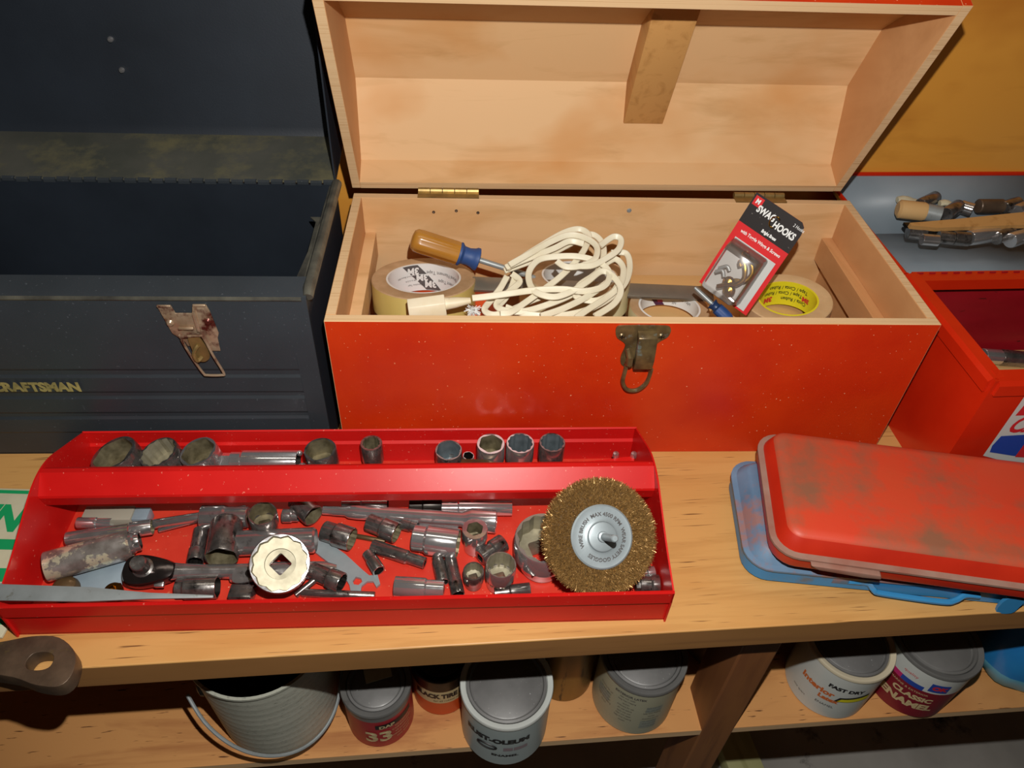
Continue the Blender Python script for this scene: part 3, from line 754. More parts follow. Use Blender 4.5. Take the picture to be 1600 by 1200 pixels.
# ---- main bay
lie('short chrome socket end lying below the grey block at far left', (175, 817), (122, 817), 18, .010, shell='b', bore='o', pts=12, through=False)
lie('long worn chrome socket above the paint-spotted one, knurled right end', (104, 842), (238, 823), 25, .010, shell='c', bore='o', pts=12, neck=.018, ringed=True, hexend=0, r_neck=None)
# paint spotted spark plug socket
sp = lie('big spark plug socket spotted with cream paint lying at far left', (178, 857), (72, 886), 47, .006, .002, shell='c', bore='d', pts=6, neck=.064, name='spark_plug_socket', wall=.86, through=False, hexend=.004)
sp.data.materials[0] = paint('paint_spotted_chrome', 'b0aaa4', .22, .55, var='6a6058', vscale=70, dirt='d8d2b4', dscale=46, dpos=(.50, .53), bump=.05)
lie('hexagon drive end piece plugged into the paint-spotted socket', (180, 856), (219, 845), 30, .012, shell='c', bore='d', pts=6, neck=.004, r_neck=.0095, through=False)
lie('small ribbed dark socket standing left of the leaning large one', (314, 828), (305, 878), 26, ZF, .0, shell='k', bore='d', pts=12, neck=.012, ringed=True)
lie('large socket leaning mouth-down in front of the horizontal chrome socket', (356, 814), (346, 872), 50, .006, -.0, shell='k', bore='o', pts=6, neck=.036, wall=.88)
lie('wide chrome socket lying sideways left of the rusty upright one', (388, 808), (316, 808), 38, .006, shell='c', bore='o', pts=12, neck=.02)
stand('upright socket with orange rust inside, below the handle at centre left', 410, 802, 22, .032, .038, (.06, -.05), group=G1, shell='k', bore='o', pts=6, wall=.86, neck=.014)
lie('long chrome deep socket with hexagon end behind the big twelve-point ring', (468, 845), (372, 849), 40, .006, shell='c', bore='d', pts=12, neck=.066, hexend=.014, through=False)
# the big twelve-point socket facing the camera
p = at_z(437, 880, .050); ax = (CAM - p).normalized(); ax = (ax + Vector((-.04, .02, .10))).normalized()
socket('largest bright socket facing up with twelve-point mouth and square hole', frame(p, ax, (.6, .8, 0)), px_len(46, p), .026, 'b', 'p', G1, pts=12, wall=.87, deep=.28, drive=px_len(13, p), neck=.012, recess=px_len(24, p))
lie('dark socket with slanted mouth under the handle right of the rusty one', (462, 782), (490, 806), 36, .006, shell='k', bore='o', pts=6, neck=.02, wall=.84)
lie('tiny chrome socket end beside the dark slanted-mouth socket', (466, 806), (442, 806), 22, .006, shell='c', bore='d', pts=12, through=False)
lie('clean dark chrome socket lying open to the right above the wrench plate', (506, 829), (550, 843), 37, ZF, shell='k', bore='o', pts=12, neck=.016, wall=.86)
lie('dark ribbed socket lying right of the big twelve-point ring', (487, 891), (534, 911), 33, ZF, shell='k', bore='d', pts=12, neck=.012, ringed=True)
lie('dark socket lying open to the right beside the widest chrome socket', (576, 816), (620, 833), 34, ZF, shell='k', bore='o', pts=12, neck=.014, wall=.84)
lie('small hexagon stub between the dark socket and the widest chrome socket', (652, 824), (628, 818), 20, .004, shell='k', bore='d', pts=6, through=False)
lie('widest chrome socket lying on its side in the middle of the tray', (646, 840), (716, 850), 47, ZF, shell='b', bore='o', pts=12, neck=.028, wall=.86)
lie('slim stepped deep socket lying below the dark one', (664, 880), (582, 853), 22, ZF, shell='k', bore='d', pts=6, neck=.034, r_neck=.0052, ringed=False)
lie('short small socket lying at a slant left of the two slim tubes', (574, 864), (592, 892), 21, ZF, shell='k', bore='d', pts=6, neck=.013, wall=.74)
stand('upright thick-walled socket with small round mouth right of the widest one', 742, 826, 20, .028, .032, group=G1, shell='c', bore='o', pts=6, wall=.60, neck=.011)
lie('bright multi-sided chrome tube lying under the handle at right', (690, 794), (800, 794), 24, .004, shell='b', bore='d', pts=6, neck=.05, hexend=.0, wall=.8, through=False)
lie('dark short socket half hidden under the handle at centre', (640, 789), (690, 789), 28, .004, shell='d', bore='d', pts=12, through=False)
lie('chrome socket lying under the handle left of the dark hidden one', (535, 787), (606, 787), 26, .004, shell='c', bore='d', pts=12, through=False)
lie('left of the two slim dark tube sockets in front of the widest one', (683, 870), (692, 910), 20, ZF, shell='k', bore='d', pts=6, neck=.022, r_neck=.0048, wall=.78)
lie('right longer one of the two slim dark tube sockets', (704, 873), (716, 930), 21, ZF, shell='k', bore='d', pts=6, neck=.014, r_neck=.0056)
stand('small upright socket with bright mouth left of the twelve-point one', 740, 892, 16.5, .022, .026, (0, -.08), group=G1, shell='k', bore='p', pts=12, wall=.78)
stand('upright chrome twelve-point socket with deep bright mouth in the front row', 783, 882, 24, .030, .034, (.03, -.03), group=G1, shell='c', bore='p', pts=12, wall=.86, deep=.7, neck=.016)
lie('dark socket lying behind the upright twelve-point socket', (750, 872), (786, 848), 30, ZF, shell='k', bore='d', pts=12, neck=.012)
stand('large upright twelve-point socket half hidden behind the wire wheel', 851, 840, 47, .046, .046, (.0, -.04), group=G1, shell='b', bore='p', pts=12, wall=.84, deep=.45, neck=.022, r_neck=.020)
lie('bright two-step socket lying along the front wall right of centre', (694, 921), (617, 916), 32, ZF, shell='b', bore='d', pts=12, neck=.026)
lie('flat dark piece lying at the front wall under the upright socket', (772, 927), (828, 921), 22, ZF, shell='k', bore='d', pts=6, through=False)
lie('dark hexagon nut driver half hidden behind the wire wheel at right', (1000, 913), (1029, 914), 32, .004, shell='k', bore='d', pts=6, hexend=.004, neck=.006)
lie('small bright socket behind the wire wheel in the right corner', (1002, 896), (1022, 893), 18, .010, shell='b', bore='d', pts=12, through=False)
lie('blocky chrome socket lying at the front wall left of centre', (276, 920), (340, 917), 36, ZF, shell='k', bore='d', pts=6, neck=.026, wall=.84)

# ---- grey block, plates, rods
b = MB(); p = at_z(179, 801, .018); b.box(-.028, .016, -.008, .008, -.014, 0, bev=.001)
gb = tag(b.build('block_magnet', m_steel, None, M=frame(p, (0, 0, 1), (1, -.02, 0))), 'beige-grey rectangular block with blue-grey end under the handle at left', 'block')
gb.data.materials[0] = paint('grey_block', '9a9484', .6)
b = MB(); b.box(.0162, .030, -.007, .007, -.014, -.001, bev=.001); b.build('block_end', m_bluesteel, gb)
b = MB(); q = [at_z(*s_, .004) for s_ in ((92, 912), (120, 880), (200, 866), (196, 884), (190, 918), (150, 930))]
b.prism([(p.x, p.y) for p in q], .0028, .0050, 'z'); tag(b.build('steel_plate', m_bluesteel, None, bevel=.0004), 'flat pale blue-grey steel plate under the paint-spotted socket', 'plate')
for (px, py, r, nm, mt, lb) in ((100, 915, 20, 'domed_button', m_brown, 'brown domed cap behind the flat bar at front left'), (176, 922, 17, 'brass_nut', m_brass, 'small brass nut behind the flat bar, beside the steel plate')):
    p = at_z(px, py, .012); rr = px_len(r, p)
    if nm == 'domed_button':
        b = MB(); b.lathe([(.0001, .004), (rr*.5, .0035), (rr*.85, .001), (rr, -.004), (rr, -.009)], 20)
    else:
        b = MB(); b.loops([star(6, rr*.8, rr*.93, -.008, 24), star(6, rr*.8, rr*.93, -.001, 24), circ(rr*.75, .001, 24), circ(rr*.4, .001, 24), circ(rr*.4, -.006, 24)], cap0=True, cap1=True)
    tag(b.build(nm, mt, None, M=Matrix.Translation(p)), lb, 'nut' if nm == 'brass_nut' else 'cap')
# flat grey bar resting on the front and left rims
pa, pb = at_z(-6, 926, .049), at_z(335, 934, .0445)
b = MB(); d = (pb-pa); Lb = d.length
b.prism([(0, -.0065), (.07, -.006), (Lb*.7, -.003), (Lb, -.001), (Lb, .001), (Lb*.7, .002), (.07, .0055), (0, .0065)], -.0008, .0016, 'z')
b.box(-.045, .002, -.0075, .0075, -.0008, .0016)
tag(b.build('flat_bar', m_steel, None, M=frame(pa, Vector((0, -.25, 1)), d), bevel=.0004), 'tapered flat grey steel bar lying along the front left rim of the tray', 'bar')
# ratchet
RT = thing('ratchet_wrench', 'chrome ratchet wrench with round head, square drive stub upward and a long handle', 'ratchet')
def rp(px, py, z): return at_z(px, py, z)
h0 = rp(226, 893, .020); hd = (rp(400, 889, .020) - h0).normalized(); RTM = frame(h0, (.05, -.32, 1), hd); RT.matrix_world = RTM
b = MB()
hr = px_len(31, h0)
ol = outline([(-hr, 0), (-hr*.8, -hr*.62), (-hr*.2, -hr*.80), (hr*.7, -hr*.66), (hr*1.5, -hr*.33), (hr*1.5, hr*.33), (hr*.7, hr*.66), (-hr*.2, hr*.80), (-hr*.8, hr*.62)], 5)
def scl(k, z): return [(x*k, y*k, z) for x, y in ol]
b.loops([scl(.80, -.008), scl(.97, -.0062), scl(1, -.003), scl(1, .003), scl(.93, .0065), scl(.75, .0078)], cap0=True, cap1=True)
b.build('head', paint('dark_ratchet_chrome', '5a5250', .16, .9, var='463f3d', vscale=60), RT)
b = MB(); b.lathe([(.0001, .0225), (.0058, .0225), (.0066, .0215), (.0066, .010), (.0085, .009), (.0085, .0075)], 20, M=Matrix.Translation((.001, .001, 0)) ); b.build('drive_stub', m_chromedark, RT)
b = MB(); b.box(.010, .018, -.0135, -.0065, -.003, .002, bev=.001); b.build('direction_lever', m_chrome, RT)
b = MB()
def rect(x, w, h, dz=0): 
    return [(x, w*math.cos(2*PI*i/16), dz + h*math.sin(2*PI*i/16)) for i in range(16)]
b.loops([rect(.016, .0085, .006), rect(.030, .0068, .0048), rect(.05, .0058, .0042), rect(.085, .0062, .0042), rect(.105, .0075, .0044), rect(.128, .0080, .0044), rect(.150, .0075, .0040), rect(.160, .0045, .0026)], cap0=True, cap1=True)
b.build('ratchet_handle', m_chrome, RT)
# thin chrome drive bar under the handle, left
def rod(name, label, cat, pa, pb, za, zb, w, mat, prof=None, n=16):
    a, c = at_z(*pa, za), at_z(*pb, zb); r = px_len(w/2, a); L = (c-a).length; b = MB()
    pr = [(q*r, t*L) for q, t in (prof or [(.001, 0), (.9, 0), (1, .01), (1, .99), (.9, 1), (.001, 1)])]
    b.lathe(pr, n); return tag(b.build(name, mat, None, M=frame(a, c-a, (0, 0, 1))), label, cat)
rod('drive_bar', 'thin chrome bar running up under the handle at left', 'bar', (240, 819), (385, 796), .014, .016, 15, m_chrome)
rod('chrome_strip', 'flat copper-lit chrome strip below the thin chrome bar', 'bar', (248, 829), (312, 812), .008, .012, 7, m_chrome)
eb = rod('extension_bar', 'longest chrome extension bar lying under the handle at right of centre', 'extension bar', (505, 797), (776, 815), .012, .014, 23, m_bright,
    [(.001, 0), (.62, 0), (.62, .055), (.66, .06), (.66, .13), (.92, .15), (1, .2), (1.0, .60), (1.02, .62), (1.02, .80), (1.5, .84), (1.62, .855), (1.62, .995), (1.5, 1), (.8, 1), (.8, .97), (.001, .97)])
# universal joint beside the ratchet handle
UJ = thing('universal_joint', 'chrome universal joint lying at the front between ratchet and big ring', 'universal joint', at_z(370, 903, .012), R(-4))
b = MB(); b.lathe([(.001, 0), (.0052, 0), (.006, .001), (.006, .004), (.0045, .005), (.0045, .018), (.0075, .019), (.0075, .024)], 16, M=frame((-.024, .004, 0), (1, 0, 0))); b.build('joint_shaft', m_chrome, UJ)
for s_ in (-1, 1):
    b = MB(); b.prism(outline([(0, -.006), (.014, -.005), (.019, 0), (.014, .005), (0, .006)], 4), -.0015+s_*.0065, .0015+s_*.0065, 'z', M=Matrix.Rotation(R(15), 4, 'X')); b.build('yoke', m_chrome, UJ)
b = MB(); b.lathe([(.001, -.009), (.004, -.009), (.004, .009), (.001, .009)], 12, M=Matrix.Translation((.013, 0, 0))); b.build('joint_pin', m_dark, UJ)
b = MB(); b.box(-.002, .018, -.021, -.008, -.008, .004, bev=.0015); b.build('joint_socket', m_chromedark, UJ)
# thin wrench plates
def plate(name, label, cat, pts, z0, z1, mat, hole=None):
    q = [at_z(*p, z1) for p in pts]; bm = bmesh.new()
    vs = [bm.verts.new((p.x, p.y, z1)) for p in q]; es = [bm.edges.new((vs[i], vs[(i+1) % len(vs)])) for i in range(len(vs))]
    if hole:
        h = [at_z(*p, z1) for p in hole]; hv = [bm.verts.new((p.x, p.y, z1)) for p in h]; es += [bm.edges.new((hv[i], hv[(i+1) % len(hv)])) for i in range(len(hv))]
    bmesh.ops.triangle_fill(bm, edges=es, use_beauty=True)
    g = bmesh.ops.extrude_face_region(bm, geom=bm.faces[:])
    for v in [v for v in g['geom'] if isinstance(v, bmesh.types.BMVert)]: v.co.z = z0
    b = MB(); b.bm(bm); bm.free()
    return tag(b.build(name, mat, None, smooth=0), label, cat)
plate('thin_wrench', 'flat grey open-end wrench plate with a hexagon hole slanting to the front', 'wrench',
      [(489, 846), (500, 838), (540, 866), (566, 890), (577, 899), (590, 898), (594, 912), (588, 917), (583, 908), (574, 908), (565, 915), (563, 928), (549, 930), (546, 914), (536, 897), (515, 880), (492, 862)], ZF+.0004, ZF+.003, m_zinc,
      hole=[(551, 908), (556, 901), (564, 903), (566, 909), (560, 914), (553, 913)])
rod('steel_rod', 'dark thin rod lying along the front wall right of the big ring', 'rod', (472, 926), (586, 931), .006, .006, 13, m_chromedark)
rod('thin_punch', 'small slanted pin leaning between the big ring and the front wall', 'pin', (462, 930), (492, 906), .006, .010, 10, m_chromedark)
rod('worn_file_strip', 'tan thin strip lying between the two dark sockets on the tray floor', 'strip', (548, 836), (602, 846), .004, .004, 8, m_brown)
rod('drill_bit', 'small chrome bit lying under the extension bar beside the widest socket', 'bit', (655, 822), (716, 826), .006, .006, 9, m_bright)

# ---- wire wheel
wc = at_z(936, 838, .061); wn = Vector((.12, -.62, .78)).normalized()
WM = frame(wc, wn, (1, 0, 0)); WR = px_len(92.5, wc)
WW = thing('wire_wheel', 'round brass wire wheel brush with zinc hub disc and steel shank leaning on the handle', 'wire brush', M=WM)
b = MB(); b.lathe([(.0001, -.0055), (WR*.50, -.0055), (WR*.90, -.0035), (WR*.92, 0), (WR*.90, .0035), (WR*.50, .0052), (.0001, .0052)], 64); b.build('brush_core', m_wirebase, WW)
b = MB()
def wirehair(p, d, L, r):
    u = d.cross(Vector((rng.random()-.5, rng.random()-.5, rng.random()-.5))).normalized(); w = d.cross(u).normalized()
    k = len(b.v); m_ = p + d*L*.5 + u*rng.uniform(-1, 1)*L*.14; e = p + d*L
    for q, s in ((p, 1), (m_, 1), (e, .7)):
        for i in range(3):
            a = 2*PI*i/3; b.v.append(q + (u*math.cos(a)+w*math.sin(a))*r*s)
    for j in (0, 1):
        for i in range(3):
            i2 = (i+1) % 3; b.f.append([k+3*j+i, k+3*j+i2, k+3*j+3+i2, k+3*j+3+i]); b.m.append(0)
    b.f.append([k+6, k+7, k+8]); b.m.append(0)
for i in range(21000):
    a = rng.uniform(0, 2*PI); q = rng.random()
    er = Vector((math.cos(a), math.sin(a), 0)); et = Vector((-math.sin(a), math.cos(a), 0))
    if q < .84:
        rad = math.sqrt(rng.uniform(.46**2, .96**2)); side = 1 if q < .62 else -1
        zt = .0052 - (rad-.50)*.0038
        d = (er*rng.uniform(.3, 1.1) + et*rng.uniform(-.7, .7) + Vector((0, 0, side*rng.uniform(.35, 1.1)))).normalized()
        wirehair(er*(rad*WR*.97) + Vector((0, 0, side*(zt-.0008))), d, rng.uniform(.0028, .0052), .00026)
    else:
        d = (er + et*rng.uniform(-.45, .45) + Vector((0, 0, rng.uniform(-.5, .5)))).normalized()
        wirehair(er*WR*rng.uniform(.86, .92) + Vector((0, 0, rng.uniform(-.0055, .0055))), d, rng.uniform(.0035, WR*.11), .00026)
tag(b.build('wire_bristles', m_wire, WW, smooth=0), kind='stuff')
hr_ = WR*.535
b = MB(); b.lathe([(.0001, .0112), (hr_*.40, .0112), (hr_*.45, .0108), (hr_*.48, .0088), (hr_*.55, .0080), (hr_*.95, .0090), (hr_, .0082), (hr_, .006)], 56); hub = b.build('hub_disc', m_zinc, WW)
b = MB()
vs, fs = text_geo('WIRE BRUSH  MAX 4500 RPM  WEAR SAFETY GOGGLES', .0044, align='LEFT', bold=.00012)
wmax = max(v.x for v in vs); rt = hr_*.70
b.add([((rt+v.y)*math.cos(3.6-v.x/wmax*5.9), (rt+v.y)*math.sin(3.6-v.x/wmax*5.9), .00925) for v in vs], fs)
b.build('stamped_marks', m_bright, hub, smooth=0)
b = MB(); b.lathe([(.0001, .0420), (.0022, .0420), (.0030, .0412), (.0030, .0140), (.0044, .0136), (.0048, .0112)], 20); b.build('shank', m_zinc, WW)
# ================================================================= contents of the wooden toolbox
BXM = Matrix.Translation((-.1165, .526, 0)) @ Matrix.Rotation(R(-1.35), 4, 'Z')
def bxbox(name, label, cat, x0, x1, y0, y1, z0, z1, mat):
    b = MB(); b.box(x0, x1, y0, y1, z0, z1, bev=.003)
    return tag(b.build(name, mat, None, M=BXM), label, cat)
bxbox('orange_plastic_case', 'orange plastic case at the bottom left of the wooden toolbox under the tape', 'case', .030, .165, .014, .200, .0105, .0800, m_orangeplastic)
bxbox('cardboard_carton', 'brown cardboard carton low in the wooden toolbox under the coiled cord', 'carton', .185, .305, .020, .205, .0105, .0560, m_paper)
bxbox('cardboard_carton', 'brown cardboard carton low in the wooden toolbox under the hook card', 'carton', .310, .500, .020, .205, .0105, .0840, m_paper)

def tape_roll(name, label, c, Rr, ri, h, tilt, mats, core_t=.002, group=None):
    """c: middle of the top face; tilt: lean of the top face (x, y)"""
    M = frame(c, (tilt[0], tilt[1], 1), (1, 0, 0))
    t = thing(name, label, 'tape roll', M=M, group=group)
    b = MB(); k = []
    b.lathe([(ri+core_t, 0), (ri+core_t+.0008, .0004), (Rr-.0008, .0004), (Rr, -.0006), (Rr, -h+.0006), (Rr-.0008, -h), (ri+core_t, -h)], 64, mis=[1, 1, 1, 0, 0, 1], closed=False)
    b.build('wound_tape', mats, t, smooth=30)
    b = MB(); b.lathe([(ri, .0002), (ri+core_t, .0002), (ri+core_t, -h-.0002), (ri, -h-.0002)], 64, closed=True)
    core = b.build('core', [m_white], t, smooth=30)
    def fn(s, tt, off=.0003):                 # print on the far inside wall, reading left to right
        a = s/ri; r = ri-off
        return (r*math.sin(a), r*math.cos(a), -h/2+tt)
    return t, core, fn
fl_ = lambda fn: (lambda s, t: fn(-s, -t))     # upside down
t1, core1, f1 = tape_roll('filament_tape_roll', 'wide yellow filament tape roll with white and black printed core at left', at_z(662, 434, .121), px_len(81, at_z(662, 434, .121)), .0375, .031, (0, .20), [m_tape, m_tapetop])
b = MB()
for s0 in (-.012,):
    quad_grid(b, f1, [(-.026, .0150), (-.008, .0150), (.019, -.0150), (.001, -.0150)])
b.build('core_band', m_greyprint, core1, smooth=0)
b = MB(); g = lambda s, t: f1(s, t, .0008)
for s0, t0 in ((-.0135, .0085), (-.0035, .0005), (.006, -.0075)):
    put_text(b, '3M', .0105, lambda s, t: g(s0-s, t0-t), bold=.0005)
quad_grid(b, g, [(-.020, .0040), (.004, .0040), (.004, .0034), (-.020, .0034)])
b.build('core_logo', m_white, core1, smooth=0)
b = MB(); 
put_text(b, 'Brand Filament Tape', .0058, lambda s, t: g(.0235-s, .0060-t), sx=.9); put_text(b, 'Filament Tape', .0058, lambda s, t: g(.030-s, -.0030-t), sx=.9)
for k, tx in enumerate(('Scotch Brand 893', 'Made in U.S.A.', 'Pressure Sensitive Tape')): put_text(b, tx, .0028, lambda s, t: g(-.024+k*.0085-s, .003-.0055*k-t))
b.build('core_print', m_greyprint, core1, smooth=0)
t2, core2, f2 = tape_roll('wide_tape_roll', 'widest pale yellow tape roll buried under the coiled white cord', at_z(905, 430, .122), px_len(80, at_z(905, 430, .122)), .0385, .033, (0, .20), [m_tapepale, m_tapetop])
t3, core3, f3 = tape_roll('narrow_tape_roll', 'narrow pale tape roll with white label and plaid stripe right of the cord', at_z(1046, 479, .111), px_len(62, at_z(1046, 479, .111)), .0305, .016, (0, .10), [m_tapepale, m_tapetop])
b = MB(); quad_grid(b, f3, [(-.018, .008), (-.008, .008), (.004, -.008), (-.006, -.008)]); b.build('plaid_stripe', paint('plaid_dark', '4a2040', .5), core3, smooth=0)
b = MB(); g = lambda s, t: f3(s, t, .0008); quad_grid(b, g, [(-.008, .003), (-.002, .003), (.002, -.004), (-.004, -.004)]); b.build('plaid_patch', paint('plaid_pink', 'b8305c', .5), core3, smooth=0)
b = MB(); put_text(b, 'Scotch Brand Tape', .0055, lambda s, t: g(.0175+s, .0025+t), sx=.8); put_text(b, '3M', .004, lambda s, t: g(.014+s, -.004+t)); b.build('core_print', m_greyprint, core3, smooth=0)
t4, core4, f4 = tape_roll('masking_tape_roll', 'beige tape roll with bright yellow printed core at right behind the card', at_z(1231, 466, .117), px_len(67, at_z(1231, 466, .117)), .0295, .029, (-.10, .02), [m_tapetop, paint('masking_tape_edge', 'c9ab80', .6, var='bd9c70', vscale=60)])
core4.data.materials[0] = m_yellow
b = MB(); g = lambda s, t: f4(s, t, .0006)
for t0, tx, s0 in ((.0085, 'Tape / Cinta / Ruban', .012), (.0015, 'Tape / Cinta / Ruban', .006), (-.006, 'Cinta / Ruban', .020)): put_text(b, tx, .0062, lambda s, t: g(s0-s, t0-t), sx=.85, bold=.0001)
b.build('core_print', m_print, core4, smooth=0)
b = MB(); put_text(b, '3M', .0085, lambda s, t: g(-.010-s, -.006-t), bold=.0005); put_text(b, '3M', .0075, lambda s, t: g(.0335-s, .000-t), bold=.0005); b.build('core_logo', m_redprint, core4, smooth=0)

# screwdrivers
def screwdriver(label, pa, pc, pb, hr, m1, m2, shaft_r=.0030, nm='screwdriver'):
    """pa butt, pc collar end, pb tip (3D)"""
    d = (pc-pa); M = frame(pa, d, (0, 0, 1)); t = thing(nm, label, 'screwdriver', M=M); Lh = d.length; Lt = (pb-pa).length
    k = 36
    def rg(r, z, fl=1.0): return [(r*(1-(.10*fl if (i % 6) in (0,) else 0))*math.cos(2*PI*i/k), r*(1-(.10*fl if (i % 6) in (0,) else 0))*math.sin(2*PI*i/k), z) for i in range(k)]
    b = MB(); b.loops([rg(hr*.3, 0, 0), rg(hr*.75, .0012, 0), rg(hr*.96, .0045, .3), rg(hr, .010), rg(hr, Lh*.66), rg(hr*.95, Lh*.70, .3)], cap0=True, cap1=True); b.build('grip', m1, t, smooth=50)
    b = MB(); b.lathe([(.001, Lh*.685), (hr*.98, Lh*.69), (hr*1.02, Lh*.72), (hr*.78, Lh*.76), (hr*.74, Lh*.84), (hr*.86, Lh*.92), (hr*.98, Lh*.95), (hr*.98, Lh*.985), (hr*.7, Lh), (.001, Lh)], 28); b.build('collar', m2, t)
    b = MB(); b.lathe([(.001, Lh*.9), (shaft_r, Lh*.95), (shaft_r, Lt-.006), (shaft_r*.7, Lt), (.0005, Lt)], 14); b.build('shaft', m_steel, t)
    return t
screwdriver('screwdriver with amber handle and blue collar leaning on tape and cord', at_y(643, 373, .668), at_y(748, 406, .664), at_y(836, 432, .662), .0122, m_handle, m_blueband)
pa = at_z(1142, 502, .132); screwdriver('small dark blue screwdriver standing tip up before the hook card', pa, at_z(1112, 474, .143), at_z(1088, 448, .150), .0060, m_blueband, paint('dark_blue_grip', '1c3358', .4), .0022)
# long flat steel bar behind the tapes
a, c = at_z(738, 444, .118), at_z(1112, 463, .110)
b = MB(); L_ = (c-a).length; b.box(0, L_, -.009, .009, -.0022, .0022, bev=.0008); tag(b.build('steel_bar', paint('bar_steel', '8f887c', .35, .6, var='7a7266', vscale=20), None, M=frame(a, (0, -.30, 1), c-a)), 'long flat grey steel bar running behind the cord and tapes', 'bar')

# extension cord: twin flex swept along a path
CD = thing('extension_lead', 'tangled coil of white twin extension cord piled on the wide tape roll', 'cord', at_z(880, 440, .13))
CDI = Matrix.Translation(-at_z(880, 440, .13))
def cz(px, py, k):
    return .150 + (k*.0042) + max(0, (470-py))*.00016
def flex(name, pts, k, sub=7):
    P3 = []
    for i, p in enumerate(pts):
        kk = k if len(p) == 2 else p[2]
        P3.append(at_z(p[0], p[1], cz(p[0], p[1], kk)))
    path = catmull(P3, sub); n = len(path); rings = []; b = MB(); prev = None
    for i, p in enumerate(path):
        t = (path[min(i+1, n-1)] - path[max(i-1, 0)]).normalized()
        v = (CAM-p).normalized(); w = t.cross(v)
        if w.length < .05 and prev is not None: w = prev
        w.normalize(); prev = w; u = w.cross(t).normalized()
        if u.dot(v) < 0: u = -u
        tw = .35*math.sin(i*.05+k); w, u = w*math.cos(tw)+u*math.sin(tw), u*math.cos(tw)-w*math.sin(tw)
        ring = []
        for j in range(16):
            aa = 2*PI*j/16; r = .0015
            cx_ = .0017 if math.cos(aa) > 0 else -.0017
            if abs(math.cos(aa)) < .15: q = u*(math.sin(aa)*.0004) 
            else: q = w*(cx_ + r*math.cos(aa)) + u*(r*math.sin(aa))
            ring.append(p + q)
        rings.append(ring)
    b.loops(rings, M=CDI, cap0=True, cap1=True); return b.build(name, m_cord, CD, smooth=60)
flex('flex', [(738, 466), (765, 463), (800, 458), (840, 453), (880, 452), (915, 455), (945, 446), (952, 426), (936, 410), (905, 401), (870, 401), (842, 406), (827, 424), (828, 444), (840, 458), (866, 464), (892, 456), (918, 440), (940, 424), (958, 432), (970, 452), (960, 474), (930, 494)], 2.2)
flex('flex', [(792, 420), (815, 403), (845, 384), (880, 364), (905, 358), (920, 368), (914, 388), (900, 408), (876, 432), (850, 452), (822, 472), (798, 488), (782, 490)], 1.3)
flex('flex', [(788, 423), (825, 410), (860, 397), (893, 380), (922, 366), (940, 378), (943, 400), (934, 424), (915, 444), (890, 462), (850, 478), (815, 487), (785, 484), (776, 474), (795, 456), (812, 440), (800, 428)], .6)
flex('flex', [(796, 414), (828, 396), (862, 377), (890, 367), (915, 372), (932, 385), (930, 404), (910, 415), (885, 417), (870, 408)], 2.6)
flex('flex', [(790, 418), (830, 402), (866, 388), (890, 377), (912, 381)], 1.9)
flex('flex', [(938, 384), (958, 370), (970, 374), (966, 390), (945, 405), (925, 415), (900, 416)], 2.6)
flex('flex', [(955, 395), (978, 396), (984, 416), (978, 440), (962, 458), (940, 474), (905, 488), (862, 494), (820, 490), (790, 480)], .4)
flex('flex', [(946, 412), (962, 405), (974, 420), (968, 446), (946, 466), (918, 484), (900, 497)], 1.2)
flex('flex', [(940, 420), (925, 432), (905, 446), (900, 463), (930, 470), (958, 456), (970, 434)], .9)
flex('flex', [(792, 432), (782, 450), (768, 468), (757, 484), (772, 492), (800, 484), (830, 470), (868, 456)], -.4)
flex('flex', [(805, 432), (798, 452), (788, 468), (778, 478)], .0)
flex('flex', [(950, 440), (920, 462), (880, 482), (845, 494)], 1.6)
# outlet tap on the end of the cord
pp = at_z(672, 478, .142); PM = frame(pp, Vector((-.05, -.45, 1)), at_z(735, 470, .142) - at_z(640, 478, .142))
tap = MB(); s_ = px_len(1, pp)
tap.prism([(-.0105, -.009), (-.0125, -.003), (-.0095, .003), (-.004, .0085), (.006, .0085), (.0095, .002), (.0095, -.009)], -34*s_, 24*s_, 'x')
tap.box(-30*s_, 22*s_, -.018, -.008, -.0085, -.0045, bev=.0012)
tp = tap.build('outlet_tap', m_plug, CD, M=CDI @ PM, bevel=.0009)
b = MB(); b.loops([[(20*s_, .0065*math.cos(2*PI*i/16), .006*math.sin(2*PI*i/16)) for i in range(16)], [(40*s_, .0055*math.cos(2*PI*i/16), .0048*math.sin(2*PI*i/16)) for i in range(16)], [(64*s_, .003*math.cos(2*PI*i/16), .0026*math.sin(2*PI*i/16)) for i in range(16)]], cap0=True, cap1=True); b.build('strain_relief', m_plug, tp)
for q in (-20, 4):
    b = MB(); b.box((q-9)*s_, (q+9)*s_, -.0192, -.0150, -.0080, -.0030, bev=.0006); b.build('outlet_lip', m_plug, tp)
b = MB()
for i in range(70):
    v = Vector((rng.gauss(0, 1), rng.gauss(0, 1), rng.gauss(0, .6))); v = v.normalized()*rng.uniform(.004, .010); o_ = at_z(738, 486, .136)
    b.tube([o_, o_+v*.5+Vector((0, 0, .001)), o_+v], .00045, 3)
tag(tag(b.build('frayed_thread', m_white, None), 'white frayed bit of thread below the cord beside the outlet tap', 'thread'), kind='stuff')

